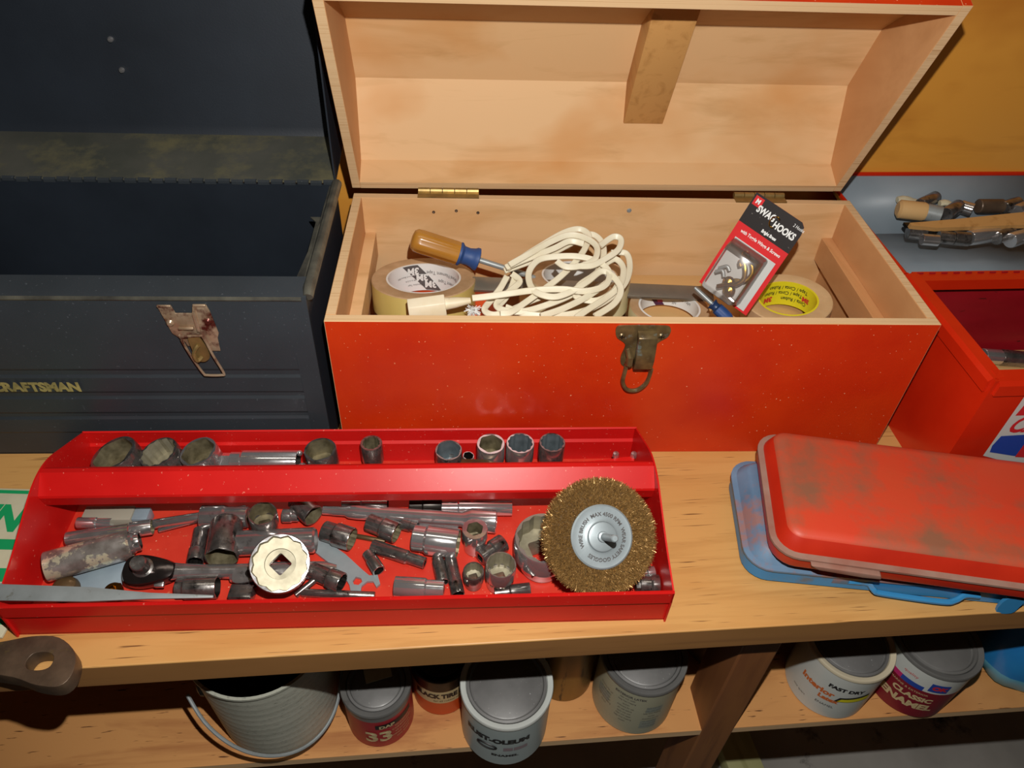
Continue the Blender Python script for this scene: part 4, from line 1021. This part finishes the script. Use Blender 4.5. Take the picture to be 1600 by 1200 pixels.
# swag hook card with clear blister
_n = Vector((-.50, -.76, .42)).normalized(); _p = at_y(1166, 493, .585)
q = [on_plane(px, py, _p, _n) for px, py in ((1183, 300), (1262, 353), (1166, 493), (1090, 455))]
q[3] = q[0] + q[2] - q[1]
ux = (q[1]-q[0]); vy = (q[0]-q[3]); cwid, chei = ux.length, vy.length
cn = ux.cross(vy).normalized(); cc = (q[0]+q[2])/2
vyo = cn.cross(ux.normalized()); CM = frame(cc, cn, ux)
shear = vy.dot(ux.normalized())/vy.dot(vyo); hh = vy.dot(vyo)
def K(s, t, z=.0): return (s*cwid + shear*(t*hh), t*hh, z)     # s,t in -.5..+.5
CK = thing('swag_hook_card', 'black and red hook card with clear blister of brass hooks leaning in the toolbox', 'package', M=CM)
def kq(b, s0, s1, t0, t1, z, mi=0, ns=1): 
    b.add([K(s0, t0, z), K(s1, t0, z), K(s1, t1, z), K(s0, t1, z)], [[0, 1, 2, 3]], mi)
b = MB(); vs = [K(s, t, z) for z in (0, .0012) for s, t in ((-.5, -.5), (.5, -.5), (.5, .40), (.47, .47), (.40, .5), (-.5, .5))]
b.add(vs, [[5, 4, 3, 2, 1, 0], [6, 7, 8, 9, 10, 11]] + [[i, (i+1) % 6, 6+(i+1) % 6, 6+i] for i in range(6)]); card = b.build('backing_card', m_cardred, CK, smooth=0)
b = MB(); vs = [K(s, t, .0015) for s, t in ((-.5, .20), (.5, .20), (.5, .40), (.47, .47), (.40, .5), (-.5, .5))]; b.add(vs, [list(range(6))]); b.build('black_header', m_cardblack, card, smooth=0)
b = MB(); kq(b, -.40, .42, -.48, .06, .0015); b.build('grey_panel', m_cardback, card, smooth=0)
b = MB(); kq(b, -.47, -.31, .39, .48, .0018); b.build('maker_mark', m_cardred, card, smooth=0)
b = MB()
def ct(s0, t0, z=.0021): return lambda s, t: (K(s0, t0)[0]+s, K(s0, t0)[1]+t, z)
put_text(b, 'SWAG', .0092, ct(-.17, .385), bold=.00035, sx=.75); put_text(b, 'HOOKS', .0092, ct(.23, .345), bold=.00035, sx=.75)
put_text(b, 'Bright Brass', .0042, ct(.06, .24), bold=.0002, sx=.8); put_text(b, '2 Hooks', .0046, ct(.41, .44), sx=.75)
put_text(b, 'with Toggle Wings & Screws', .0046, ct(.02, .135), sx=.85, bold=.0001)
put_text(b, 'M', .0062, ct(-.39, .435, .0024), bold=.0003, sx=.9)
b.build('card_lettering', m_white, card, smooth=0)
b = MB(); b.tube([(K(.02, .365)[0]+.0042*math.cos(a*.3+.8), K(.02, .365)[1]+.0055*math.sin(a*.3+.8), .0022) for a in range(16)], .0007, 5); b.build('printed_hook', m_brass, card)
D_ = .042
b = MB(); base = [K(-.42, .05, .0017), K(.30, .05, .0017), K(.30, -.47, .0017), K(-.42, -.47, .0017)]
topq = [K(-.36, .02, D_), K(.24, .02, D_), K(.24, -.44, D_), K(-.36, -.44, D_)]
vs = base + topq; b.add(vs, [[4, 5, 6, 7], [0, 1, 5, 4], [1, 2, 6, 5], [2, 3, 7, 6], [3, 0, 4, 7]]); b.build('clear_blister', m_clear, CK, bevel=.003)
def hook(name, pts, r, mat, par): 
    b = MB(); b.tube(catmull([K(*p) for p in pts], 6), r, 10); return b.build(name, mat, par)
hook('brass_hook', [(-.05, -.05, .010), (-.10, -.02, .012), (-.06, .01, .012), (.0, -.03, .012), (.12, -.06, .012), (.20, -.13, .012), (.16, -.22, .013), (.04, -.26, .014), (-.06, -.30, .015)], .0023, m_brass, CK)
hook('brass_hook', [(-.02, -.12, .018), (-.07, -.09, .018), (-.02, -.07, .018), (.08, -.12, .019), (.14, -.20, .019), (.08, -.28, .020), (-.04, -.33, .020), (-.16, -.40, .018)], .0023, m_brass, CK)
for s0, t0 in ((-.04, -.31), (.04, -.37)):
    b = MB(); b.lathe([(.0005, .006), (.004, .005), (.0062, .002), (.0062, 0), (.0035, -.002), (.0028, -.006)], 16, M=Matrix.Translation(K(s0, t0, .015))); b.build('brass_canopy', m_brass, CK)
for pts in ([(-.32, -.26, .012), (-.22, -.20, .013), (-.14, -.22, .013)], [(-.33, -.30, .016), (-.24, -.25, .017), (-.16, -.29, .017)]): hook('toggle_wing', pts, .0018, m_steel, CK)
for s0 in (.02, .10): hook('screw', [(s0, -.44, .008), (s0+.16, -.45, .008)], .0020, m_chrome, CK)
# contents of the laid-back lid and of the red box are in the next part
# ================================================================= things in the red steel toolbox
def cyl(name, label, cat, a, c, r, mat, prof=None, group=None, n=20):
    L = (c-a).length; b = MB()
    b.lathe([(q*r, t*L) for q, t in (prof or [(.001, 0), (.92, 0), (1, .03), (1, .97), (.92, 1), (.75, 1), (.72, .7), (.001, .7)])], n)
    return tag(b.build(name, mat, None, M=frame(a, c-a, (0, 0, 1))), label, cat, group)
GL = 'sockets and tool pieces in the grey lid'
lid_z = rh-.062
def lc_(px, py, z=None): return at_z(px, py, (z if z is not None else lid_z + .012))
cyl('wooden_file_handle', 'tan wooden file handle with grey ferrule lying in the grey lid', 'handle', lc_(1402, 326, .124), lc_(1446, 331, .124), .0115, m_paper, [(.001, 0), (.7, 0), (1, .08), (1, .9), (.9, 1), (.001, 1)])
cyl('ferrule_socket', 'grey cylinder butting against the tan handle in the lid', 'socket', lc_(1446, 331, .124), lc_(1470, 336, .124), .0105, m_steel, group=GL)
for k, (pa, pc, w, m, lb) in enumerate([
    ((1402, 312), (1436, 314), 15, m_ivory, 'pale rag-like strip above the tan handle in the lid'),
    ((1438, 320), (1462, 308), 20, m_chromedark, 'dark round socket above the tan handle ferrule'),
    ((1468, 318), (1494, 320), 15, m_ivory, 'second pale strip behind the dark round socket'),
    ((1478, 335), (1498, 322), 22, m_chromedark, 'dark socket left of the ring-mouthed one in the lid'),
    ((1520, 328), (1500, 322), 20, m_chrome, 'ring-mouthed chrome socket facing left in the lid'),
    ((1528, 322), (1566, 322), 22, m_rust, 'rusty brown cylinder behind the wooden stick'),
    ((1566, 325), (1590, 318), 22, m_chromedark, 'dark chrome socket at right behind the wooden stick'),
    ((1588, 330), (1612, 318), 20, m_chrome, 'chrome socket at the right edge behind the wooden stick'),
    ((1418, 362), (1446, 365), 22, m_chromedark, 'dark hollow socket at the left front of the lid'),
    ((1440, 374), (1466, 376), 18, m_chrome, 'small chrome socket at the left front of the lid'),
    ((1466, 370), (1490, 373), 20, m_chromedark, 'ribbed dark socket at the middle front of the lid'),
    ((1490, 372), (1514, 374), 22, m_chromedark, 'second ribbed dark socket at the middle front of the lid'),
    ((1514, 372), (1558, 366), 24, m_bright, 'large bright socket lying at the front of the lid'),
    ((1556, 372), (1580, 364), 22, m_chromedark, 'dark socket right of the large bright one in the lid'),
    ((1578, 376), (1610, 366), 24, m_bright, 'bright socket at the right edge under the wooden stick')]):
    z = .124 if pa[1] < 340 else .119
    a, c = lc_(*pa, z), lc_(*pc, z)
    if m is m_ivory:
        b = MB(); d = c-a; b.loops([[(t*d.length, .006*math.cos(2*PI*i/10)*(1-.3*abs(t-.5)), .0035*math.sin(2*PI*i/10)+.002*math.sin(t*5)) for i in range(10)] for t in (0, .25, .5, .75, 1)], cap0=True, cap1=True)
        tag(b.build('rag_strip', m, None, M=frame(a, (0, 0, 1), d)), lb, 'rag')
    else: cyl('socket', lb, 'socket', a, c, px_len(w/2, a), m, group=GL)
a, c = lc_(1420, 351, .130), lc_(1640, 340, .134)
b = MB(); Ls = (c-a).length
b.prism([(0, -.004), (.03, -.010), (Ls, -.012), (Ls, .012), (.06, .003), (.0, .000)], -.003, .003, 'z'); tag(b.build('wooden_stick', m_lumber if False else m_brace, None, M=frame(a, (0, -.25, 1), c-a)), 'flat wooden stick lying across the sockets in the grey lid', 'stick')
b = MB(); a = lc_(1413, 352, .124); b.box(0, .026, -.004, .004, -.002, .002, bev=.0006); tag(b.build('scraper', m_dark, None, M=frame(a, (0, 0, 1), (1, .05, 0))), 'short dark blade under the left tip of the wooden stick', 'scraper')
for pa, pc, w, m, lb in [((1535, 556), (1562, 558), 24, m_bright, 'bright socket lying inside the red steel box near its front corner'), ((1562, 558), (1640, 566), 26, m_chromedark, 'dark extension bar lying inside the red steel box')]:
    a, c = at_y(*pa, .600), at_y(*pc, .600); cyl('socket' if w == 24 else 'extension_bar', lb, 'socket' if w == 24 else 'extension bar', a, c, px_len(w/2, a), m)
b = MB(); b.box(.010, .20, .105, .160, .0025, .045, bev=.002); tag(b.build('cardboard_carton', m_paper, None, M=RM), 'flat brown carton on the floor of the red steel box', 'carton')

# ================================================================= left side of the bench
PKM = Matrix.Translation(at_z(-40, 765, .0)) @ Matrix.Rotation(R(-4), 4, 'Z')
b = MB(); q0 = [at_z(*p, .0) for p in ((-60, 772), (40, 771), (0, 1010), (-90, 1010))]
q0 = [Vector((p.x, p.y, 0)) for p in (at_z(-70, 772, 0), at_z(38, 771, 0), at_z(14, 1000, 0), at_z(-100, 1000, 0))]
o0 = at_z(14, 1000, 0); hx = (at_z(38, 771, 0)-o0); 
PK = thing('green_white_packet', 'ivory packet with green bars and lettering left of the red tray', 'packet', M=Matrix.Translation((-.3715, .3345, 0)) @ Matrix.Rotation(R(-4), 4, 'Z'))
b = MB(); b.box(-.12, 0, -.004, .148, .0003, .0035, bev=.001); pk = b.build('packet_body', m_ivory, PK)
b = MB()
for y0, y1 in ((.1415, .1455), (.079, .090), (.0465, .060), (.007, .012), (.029, .0315)): b.add([(-.118, y0, .0037), (-.001, y0, .0037), (-.001, y1, .0037), (-.118, y1, .0037)], [[0, 1, 2, 3]])
b.build('green_bars', m_green, pk, smooth=0)
b = MB(); pN = PK.matrix_world.inverted() @ at_z(33, 812, .0038) if False else (Matrix.Translation((-.3715, .3345, 0)) @ Matrix.Rotation(R(-4), 4, 'Z')).inverted() @ at_z(34, 812, .0038)
put_text(b, 'GREEN', .040, lambda s, t: (pN.x+s, pN.y+t, .0038), align='RIGHT', bold=.0018, sx=.9, shear=.15); b.build('packet_lettering', m_green, pk, smooth=0)
b = MB()
p0 = [at_z(*p, .016) for p in ((-60, 1010), (0, 1003), (50, 994), (92, 996), (117, 1020), (113, 1052), (92, 1072), (55, 1070), (20, 1058), (-60, 1042))]
hole = [at_z(*p, .016) for p in ((41, 1034), (53, 1021), (74, 1019), (84, 1026), (78, 1041), (62, 1047), (43, 1045))]
ol = catmull(p0, 4, True); hl_ = catmull(hole, 4, True)
bm = bmesh.new(); es = []
for loop in (ol, hl_):
    vs = [bm.verts.new((p.x, p.y, 0)) for p in loop]; es += [bm.edges.new((vs[i], vs[(i+1) % len(vs)])) for i in range(len(vs))]
bmesh.ops.triangle_fill(bm, edges=es, use_beauty=True)
gg = bmesh.ops.extrude_face_region(bm, geom=bm.faces[:])
for v in [v for v in gg['geom'] if isinstance(v, bmesh.types.BMVert)]: v.co.z = .015
bmesh.ops.recalc_face_normals(bm, faces=bm.faces[:])
es = [e for e in bm.edges if len(e.link_faces) == 2 and e.calc_face_angle(0) > .8]
bmesh.ops.bevel(bm, geom=es, offset=.0045, segments=4, profile=.5, affect='EDGES', clamp_overlap=True)
b.bm(bm); bm.free()
tag(b.build('wrench_handle', m_rust, None, M=Matrix.Translation((0, 0, .0012)), smooth=60), 'rusty iron wrench handle with an oval hanging hole on the bench edge', 'wrench')

# ================================================================= cans on the lower shelf
SZ = -.270
def can(name, label, fx, fy, Rr, h, body, lidm=None, band=None, group='paint cans on the lower shelf', rim_w=.0045, lip=None, turn=0.0, cat='paint can', bands=None):
    """fx, fy: pixel of the lowest visible point of the base"""
    F = at_z(fx, fy, SZ); d = Vector((F.x, F.y, 0)).normalized(); c = F + Vector((.02, 1, 0))*Rr; c.z = SZ + .0004
    ang = math.atan2(d.y, d.x) - PI/2 + turn
    t = thing(name, label, cat, c, ang, group)
    b = MB(); bands = bands or [(0, h-.006, 0)]
    pr = [(Rr*.97, .0005), (Rr, .002)]; mi = [0]
    for z0, z1, m in bands:
        if z0 > 0: pr.append((Rr, z0)); mi.append(mi[-1] if False else pm)
        pm = m
    pr.append((Rr, h-.006)); mi.append(pm)
    b.lathe([(.0001, .0005)] + pr, 56, mis=[0] + mi)
    b.build('can_body', body, t, smooth=30)
    b = MB(); b.lathe([(Rr, h-.0065), (Rr+.0012, h-.005), (Rr+.0014, h-.001), (Rr+.0006, h+.0004), (Rr-.001, h), (Rr-rim_w, h-.0015), (Rr-rim_w-.001, h-.004)], 56); b.build('rim', lip or m_canmetal, t)
    b = MB(); r2 = Rr-rim_w-.0008
    b.lathe([(r2, h-.004), (r2-.0005, h-.0015), (r2-.003, h-.001), (r2-.0042, h-.004), (r2-.0055, h-.0045), (r2-.007, h-.0038), (.0001, h-.0034)], 56); b.build('can_lid', lidm or m_candark, t)
    def fn(s, tt, off=.0004):
        a = s/Rr; r = Rr+off
        return (r*math.sin(a), -r*math.cos(a), tt)
    return t, fn
# 1 pail
F = at_z(424, 1190, SZ); d = Vector((F.x, F.y, 0)).normalized(); pr_ = .0690; c = F + Vector((.02, 1, 0))*pr_; c.z = SZ+.0004; ph = .150
PL = thing('paint_pail', 'big pale pail with a wire bail, open dark mouth, at left of the shelf', 'pail', c, math.atan2(d.y, d.x)-PI/2)
b = MB(); pr = [(pr_*.93, 0), (pr_*.94, .003)]
for k in range(1, 12): pr += [(pr_*(.94+.06*k/12), k*.012), (pr_*(.94+.06*k/12)+.00018, k*.012+.0015), (pr_*(.94+.06*k/12)+.00008, k*.012+.003)]
pr += [(pr_, ph-.004), (pr_+.002, ph-.003), (pr_+.002, ph), (pr_-.001, ph), (pr_-.0025, ph-.003), (pr_*.92, .003), (.0001, .003)]
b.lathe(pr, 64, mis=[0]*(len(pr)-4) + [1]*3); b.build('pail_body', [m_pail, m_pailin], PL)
b = MB(); rB = pr_+.0055
b.tube(catmull([(rB*math.cos(a)-(.006 if math.cos(a) < .95 else .003), -rB*1.06*math.sin(a)*1.0-.004, .102-.060*math.sin(a)-.012*math.cos(a)) for a in [PI*k/10 for k in range(11)]], 4), .0019, 8); b.build('bail', m_steel, PL)
for s_ in (-1, 1):
    b = MB(); b.lathe([(.001, .004), (.006, .003), (.008, 0)], 14, M=Matrix.Translation((s_*(pr_*.985), 0, .104)) @ Matrix.Rotation(R(90*s_), 4, 'Y')); b.build('bail_ear', m_canmetal, PL)
# 2 red small can
t, fn = can('paint_can', 'small red can with a big 33 on its label, second from left', 592, 1168, .0362, .078, [m_canred, m_canmetal], m_candark, bands=[(0, 0, 0), (.062, 0, 1)])
b = MB(); put_text(b, '33', .030, lambda s, q: fn(s-.008, q+.026), bold=.0012); put_text(b, 'DAP', .0085, lambda s, q: fn(s+.002, q+.0500, .0012), bold=.0004)
for k in range(5): put_text(b, ('GLAZING', 'COMPOUND', 'all purpose', 'indoor outdoor', 'one quart')[k], .0045, lambda s, q: fn(s+.020, q+.042-.0065*k))
b.build('can_lettering', m_cancream, t, smooth=0)
b = MB(); quad_grid(b, fn, [(-.010, .0455), (.034, .0455), (.034, .0550), (-.010, .0550)]); b.build('name_band', m_print, t, smooth=0)
b = MB(); b.box(-.010, .018, .002, .020, .0755, .0762); b.build('price_sticker', m_ivory, t)
# 3 tire paint
t, fn = can('paint_can', 'small orange and cream can with a black top behind the red 33 can', 690, 1118, .0330, .082, [m_canorange, m_cancream, m_dark], m_dark, bands=[(0, 0, 0), (.030, 0, 1), (.056, 0, 2)], lip=m_dark)
b = MB(); put_text(b, 'BLACK TIRE PAINT', .0122, lambda s, q: fn(s+.006, q+.046), bold=.0008, sx=.74); put_text(b, 'for all rubber tires', .0045, lambda s, q: fn(s+.006, q+.036)); b.build('can_lettering', m_print, t, smooth=0)
b = MB(); b.lathe([(.0001, 0), (.008, 0), (.0085, -.0004)], 24, M=Matrix.Translation(fn(.028, .018, .0008)) @ Matrix.Rotation(R(48), 4, 'Z') @ Matrix.Rotation(R(90), 4, 'X')); b.build('tire_picture', m_print, t)
# 4 grey quart with dark lid
t, fn = can('paint_can', 'pale grey paint can with wide dark metal lid overhanging the shelf front', 790, 1196, .0475, .094, [m_cangrey], m_candark, lip=m_canwhite, turn=-.0)
b = MB(); put_text(b, 'RUST-OLEUM', .0125, lambda s, q: fn(s-.006, q+.060), bold=.0009, sx=.95); b.build('can_lettering', m_print, t, smooth=0)
b = MB(); put_text(b, 'ENAMEL', .0065, lambda s, q: fn(s+.004, q+.026), bold=.0003, sx=1.2); b.build('can_lettering', m_print, t, smooth=0)
b = MB(); quad_grid(b, fn, [(.002, .0385), (.012, .0385), (.012, .0460), (.002, .0460)]); quad_grid(b, fn, [(.013, .0385), (.028, .0385), (.028, .0460), (.013, .0460)]); b.build('colour_bar', paint('muted_print', '8f7f84', .5), t, smooth=0)
b = MB(); b.tube([fn(-.016+.011*math.cos(a*PI/8), .044+.005*math.sin(a*PI/8), .0006) for a in range(16)], .0008, 5, closed=True); b.build('oval_mark', m_print, t)
# 5 gold can
can('paint_can', 'tall gold-brown can behind the pale grey one', 882, 1097, .0350, .120, [m_cangold], m_dark, cat='can')
# 6 beige can
t, fn = can('paint_can', 'beige can with faded text panels between gold can and bench leg', 996, 1148, .0455, .100, [m_canbeige], m_candark, turn=.1)
b = MB()
for (s0, t0, n, w) in ((-.030, .070, 6, 12), (-.004, .078, 9, 14), (.026, .066, 8, 13)):
    for k in range(n): put_text(b, ('directions for use', 'stir well before', 'apply one coat', 'clean with water', 'keep from freezing', 'caution')[(k+n) % 6], .0042, lambda s, q: fn(s+s0, q+t0-.0062*k), sx=.62)
put_text(b, 'EXTERIOR LATEX', .0055, lambda s, q: fn(s-.002, q+.084), bold=.0002, sx=.8)
b.build('can_lettering', m_greyprint, t, smooth=0)
m_panel = paint('faded_panel', '8a9084', .5)
for s0, t0, t1_ in ((-.034, .046, .062), (.024, .018, .036), (.026, .056, .068)):
    b = MB(); quad_grid(b, fn, [(s0-.008, t0), (s0+.010, t0), (s0+.010, t1_), (s0-.008, t1_)]); b.build('text_panel', m_panel, t, smooth=0)
# 7 brown can in the dark behind the leg
can('paint_can', 'large brown can in shadow just behind the bench leg', 1146, 1054, .0560, .110, [m_brownlid], m_dark, cat='can')
# 8 white can
t, fn = can('paint_can', 'white can with orange lettering and yellow-black swoosh right of the leg', 1310, 1124, .0462, .094, [m_canwhite], m_candark, lip=paint('cream_rim', 'd0c4a8', .45), turn=.25)
b = MB(); put_text(b, 'Interior', .0125, lambda s, q: fn(s-.012, q+.050), bold=.0006); put_text(b, 'Latex', .0095, lambda s, q: fn(s+.004, q+.039), bold=.0006); b.build('can_lettering', paint('orange_print', 'c8662c', .5), t, smooth=0)
b = MB(); put_text(b, 'FAST DRY', .0085, lambda s, q: fn(s+.016, q+.066), bold=.0005); put_text(b, 'ENAMEL', .0055, lambda s, q: fn(s+.004, q+.026)); put_text(b, 'one quart', .0045, lambda s, q: fn(s-.026, q+.020))
quad_grid(b, lambda s, q: fn(s, q, .0003), [(.010, .040), (.045, .046), (.045, .060), (.014, .050)]); b.build('black_print', m_print, t, smooth=0)
b = MB(); quad_grid(b, lambda s, q: fn(s, q, .0007), [(.013, .0420), (.045, .0480), (.045, .0570), (.016, .0480)]); b.build('yellow_swoosh', m_yellow, t, smooth=0)
# 9 maroon can
t, fn = can('paint_can', 'maroon enamel can with cream, pink and blue band near the right edge', 1440, 1122, .0462, .096, [m_canmaroon, m_canwhite], m_canmetal, turn=.22, bands=[(0, 0, 0), (.058, 0, 1)])
b = MB(); put_text(b, 'CLASSIC', .0115, lambda s, q: fn(s+.008, q+.0405), bold=.0006); put_text(b, 'ENAMEL', .0155, lambda s, q: fn(s+.006, q+.025), bold=.0008); put_text(b, 'MARINE & EXTERIOR', .0045, lambda s, q: fn(s+.000, q+.0515)); b.build('can_lettering', m_cancream, t, smooth=0)
b = MB(); quad_grid(b, fn, [(-.034, .058), (-.012, .058), (-.012, .066), (-.034, .066)]); b.build('pink_band', paint('pink_print', 'c22a6a', .5), t, smooth=0)
b = MB(); quad_grid(b, fn, [(-.012, .058), (.012, .058), (.012, .066), (-.012, .066)]); quad_grid(b, fn, [(.016, .062), (.036, .062), (.036, .078), (.016, .078)]); b.build('blue_band', m_blueprint, t, smooth=0)
b = MB(); put_text(b, 'OK', .010, lambda s, q: fn(s+.026, q+.070, .0007), bold=.0006); put_text(b, 'quality', .006, lambda s, q: fn(s-.006, q+.076)); b.build('red_print', m_redprint, t, smooth=0)
# 10 blue bag
b = MB(); c0 = at_z(1600, 1072, SZ); 
rings = []
for k, (z, rx, ry) in enumerate(((0, .050, .045), (.008, .060, .052), (.030, .066, .056), (.070, .064, .050), (.105, .058, .040), (.125, .050, .022), (.135, .046, .006))):
    ring = []
    for i in range(40):
        a = 2*PI*i/40; w = 1 + .035*math.sin(5*a+k*1.3) + .02*math.sin(9*a-k)
        ring.append((rx*w*math.cos(a), ry*w*math.sin(a), z + (.003*math.sin(4*a) if k > 3 else 0)))
    rings.append(ring)
b.loops(rings, cap0=True, cap1=True, mis=[1, 1, 0, 0, 0, 0])
tag(b.build('plastic_bag', [m_bag, m_bagpale], None, M=Matrix.Translation((c0.x+.012, c0.y+.036, SZ+.0005)), smooth=60), 'crumpled bright blue plastic bag at the far right of the shelf', 'bag')
# lumber on the floor
b = MB(); p = at_z(1150, 1186, -.85); b.box(-.032, .032, -.10, .55, 0, .038, bev=.002)
tag(b.build('lumber_offcut', m_lumber, None, M=Matrix.Translation((p.x, p.y-.02, -.8495)) @ Matrix.Rotation(R(8), 4, 'Z')), 'pale greenish lumber offcut lying on the floor behind the bench leg', 'lumber')
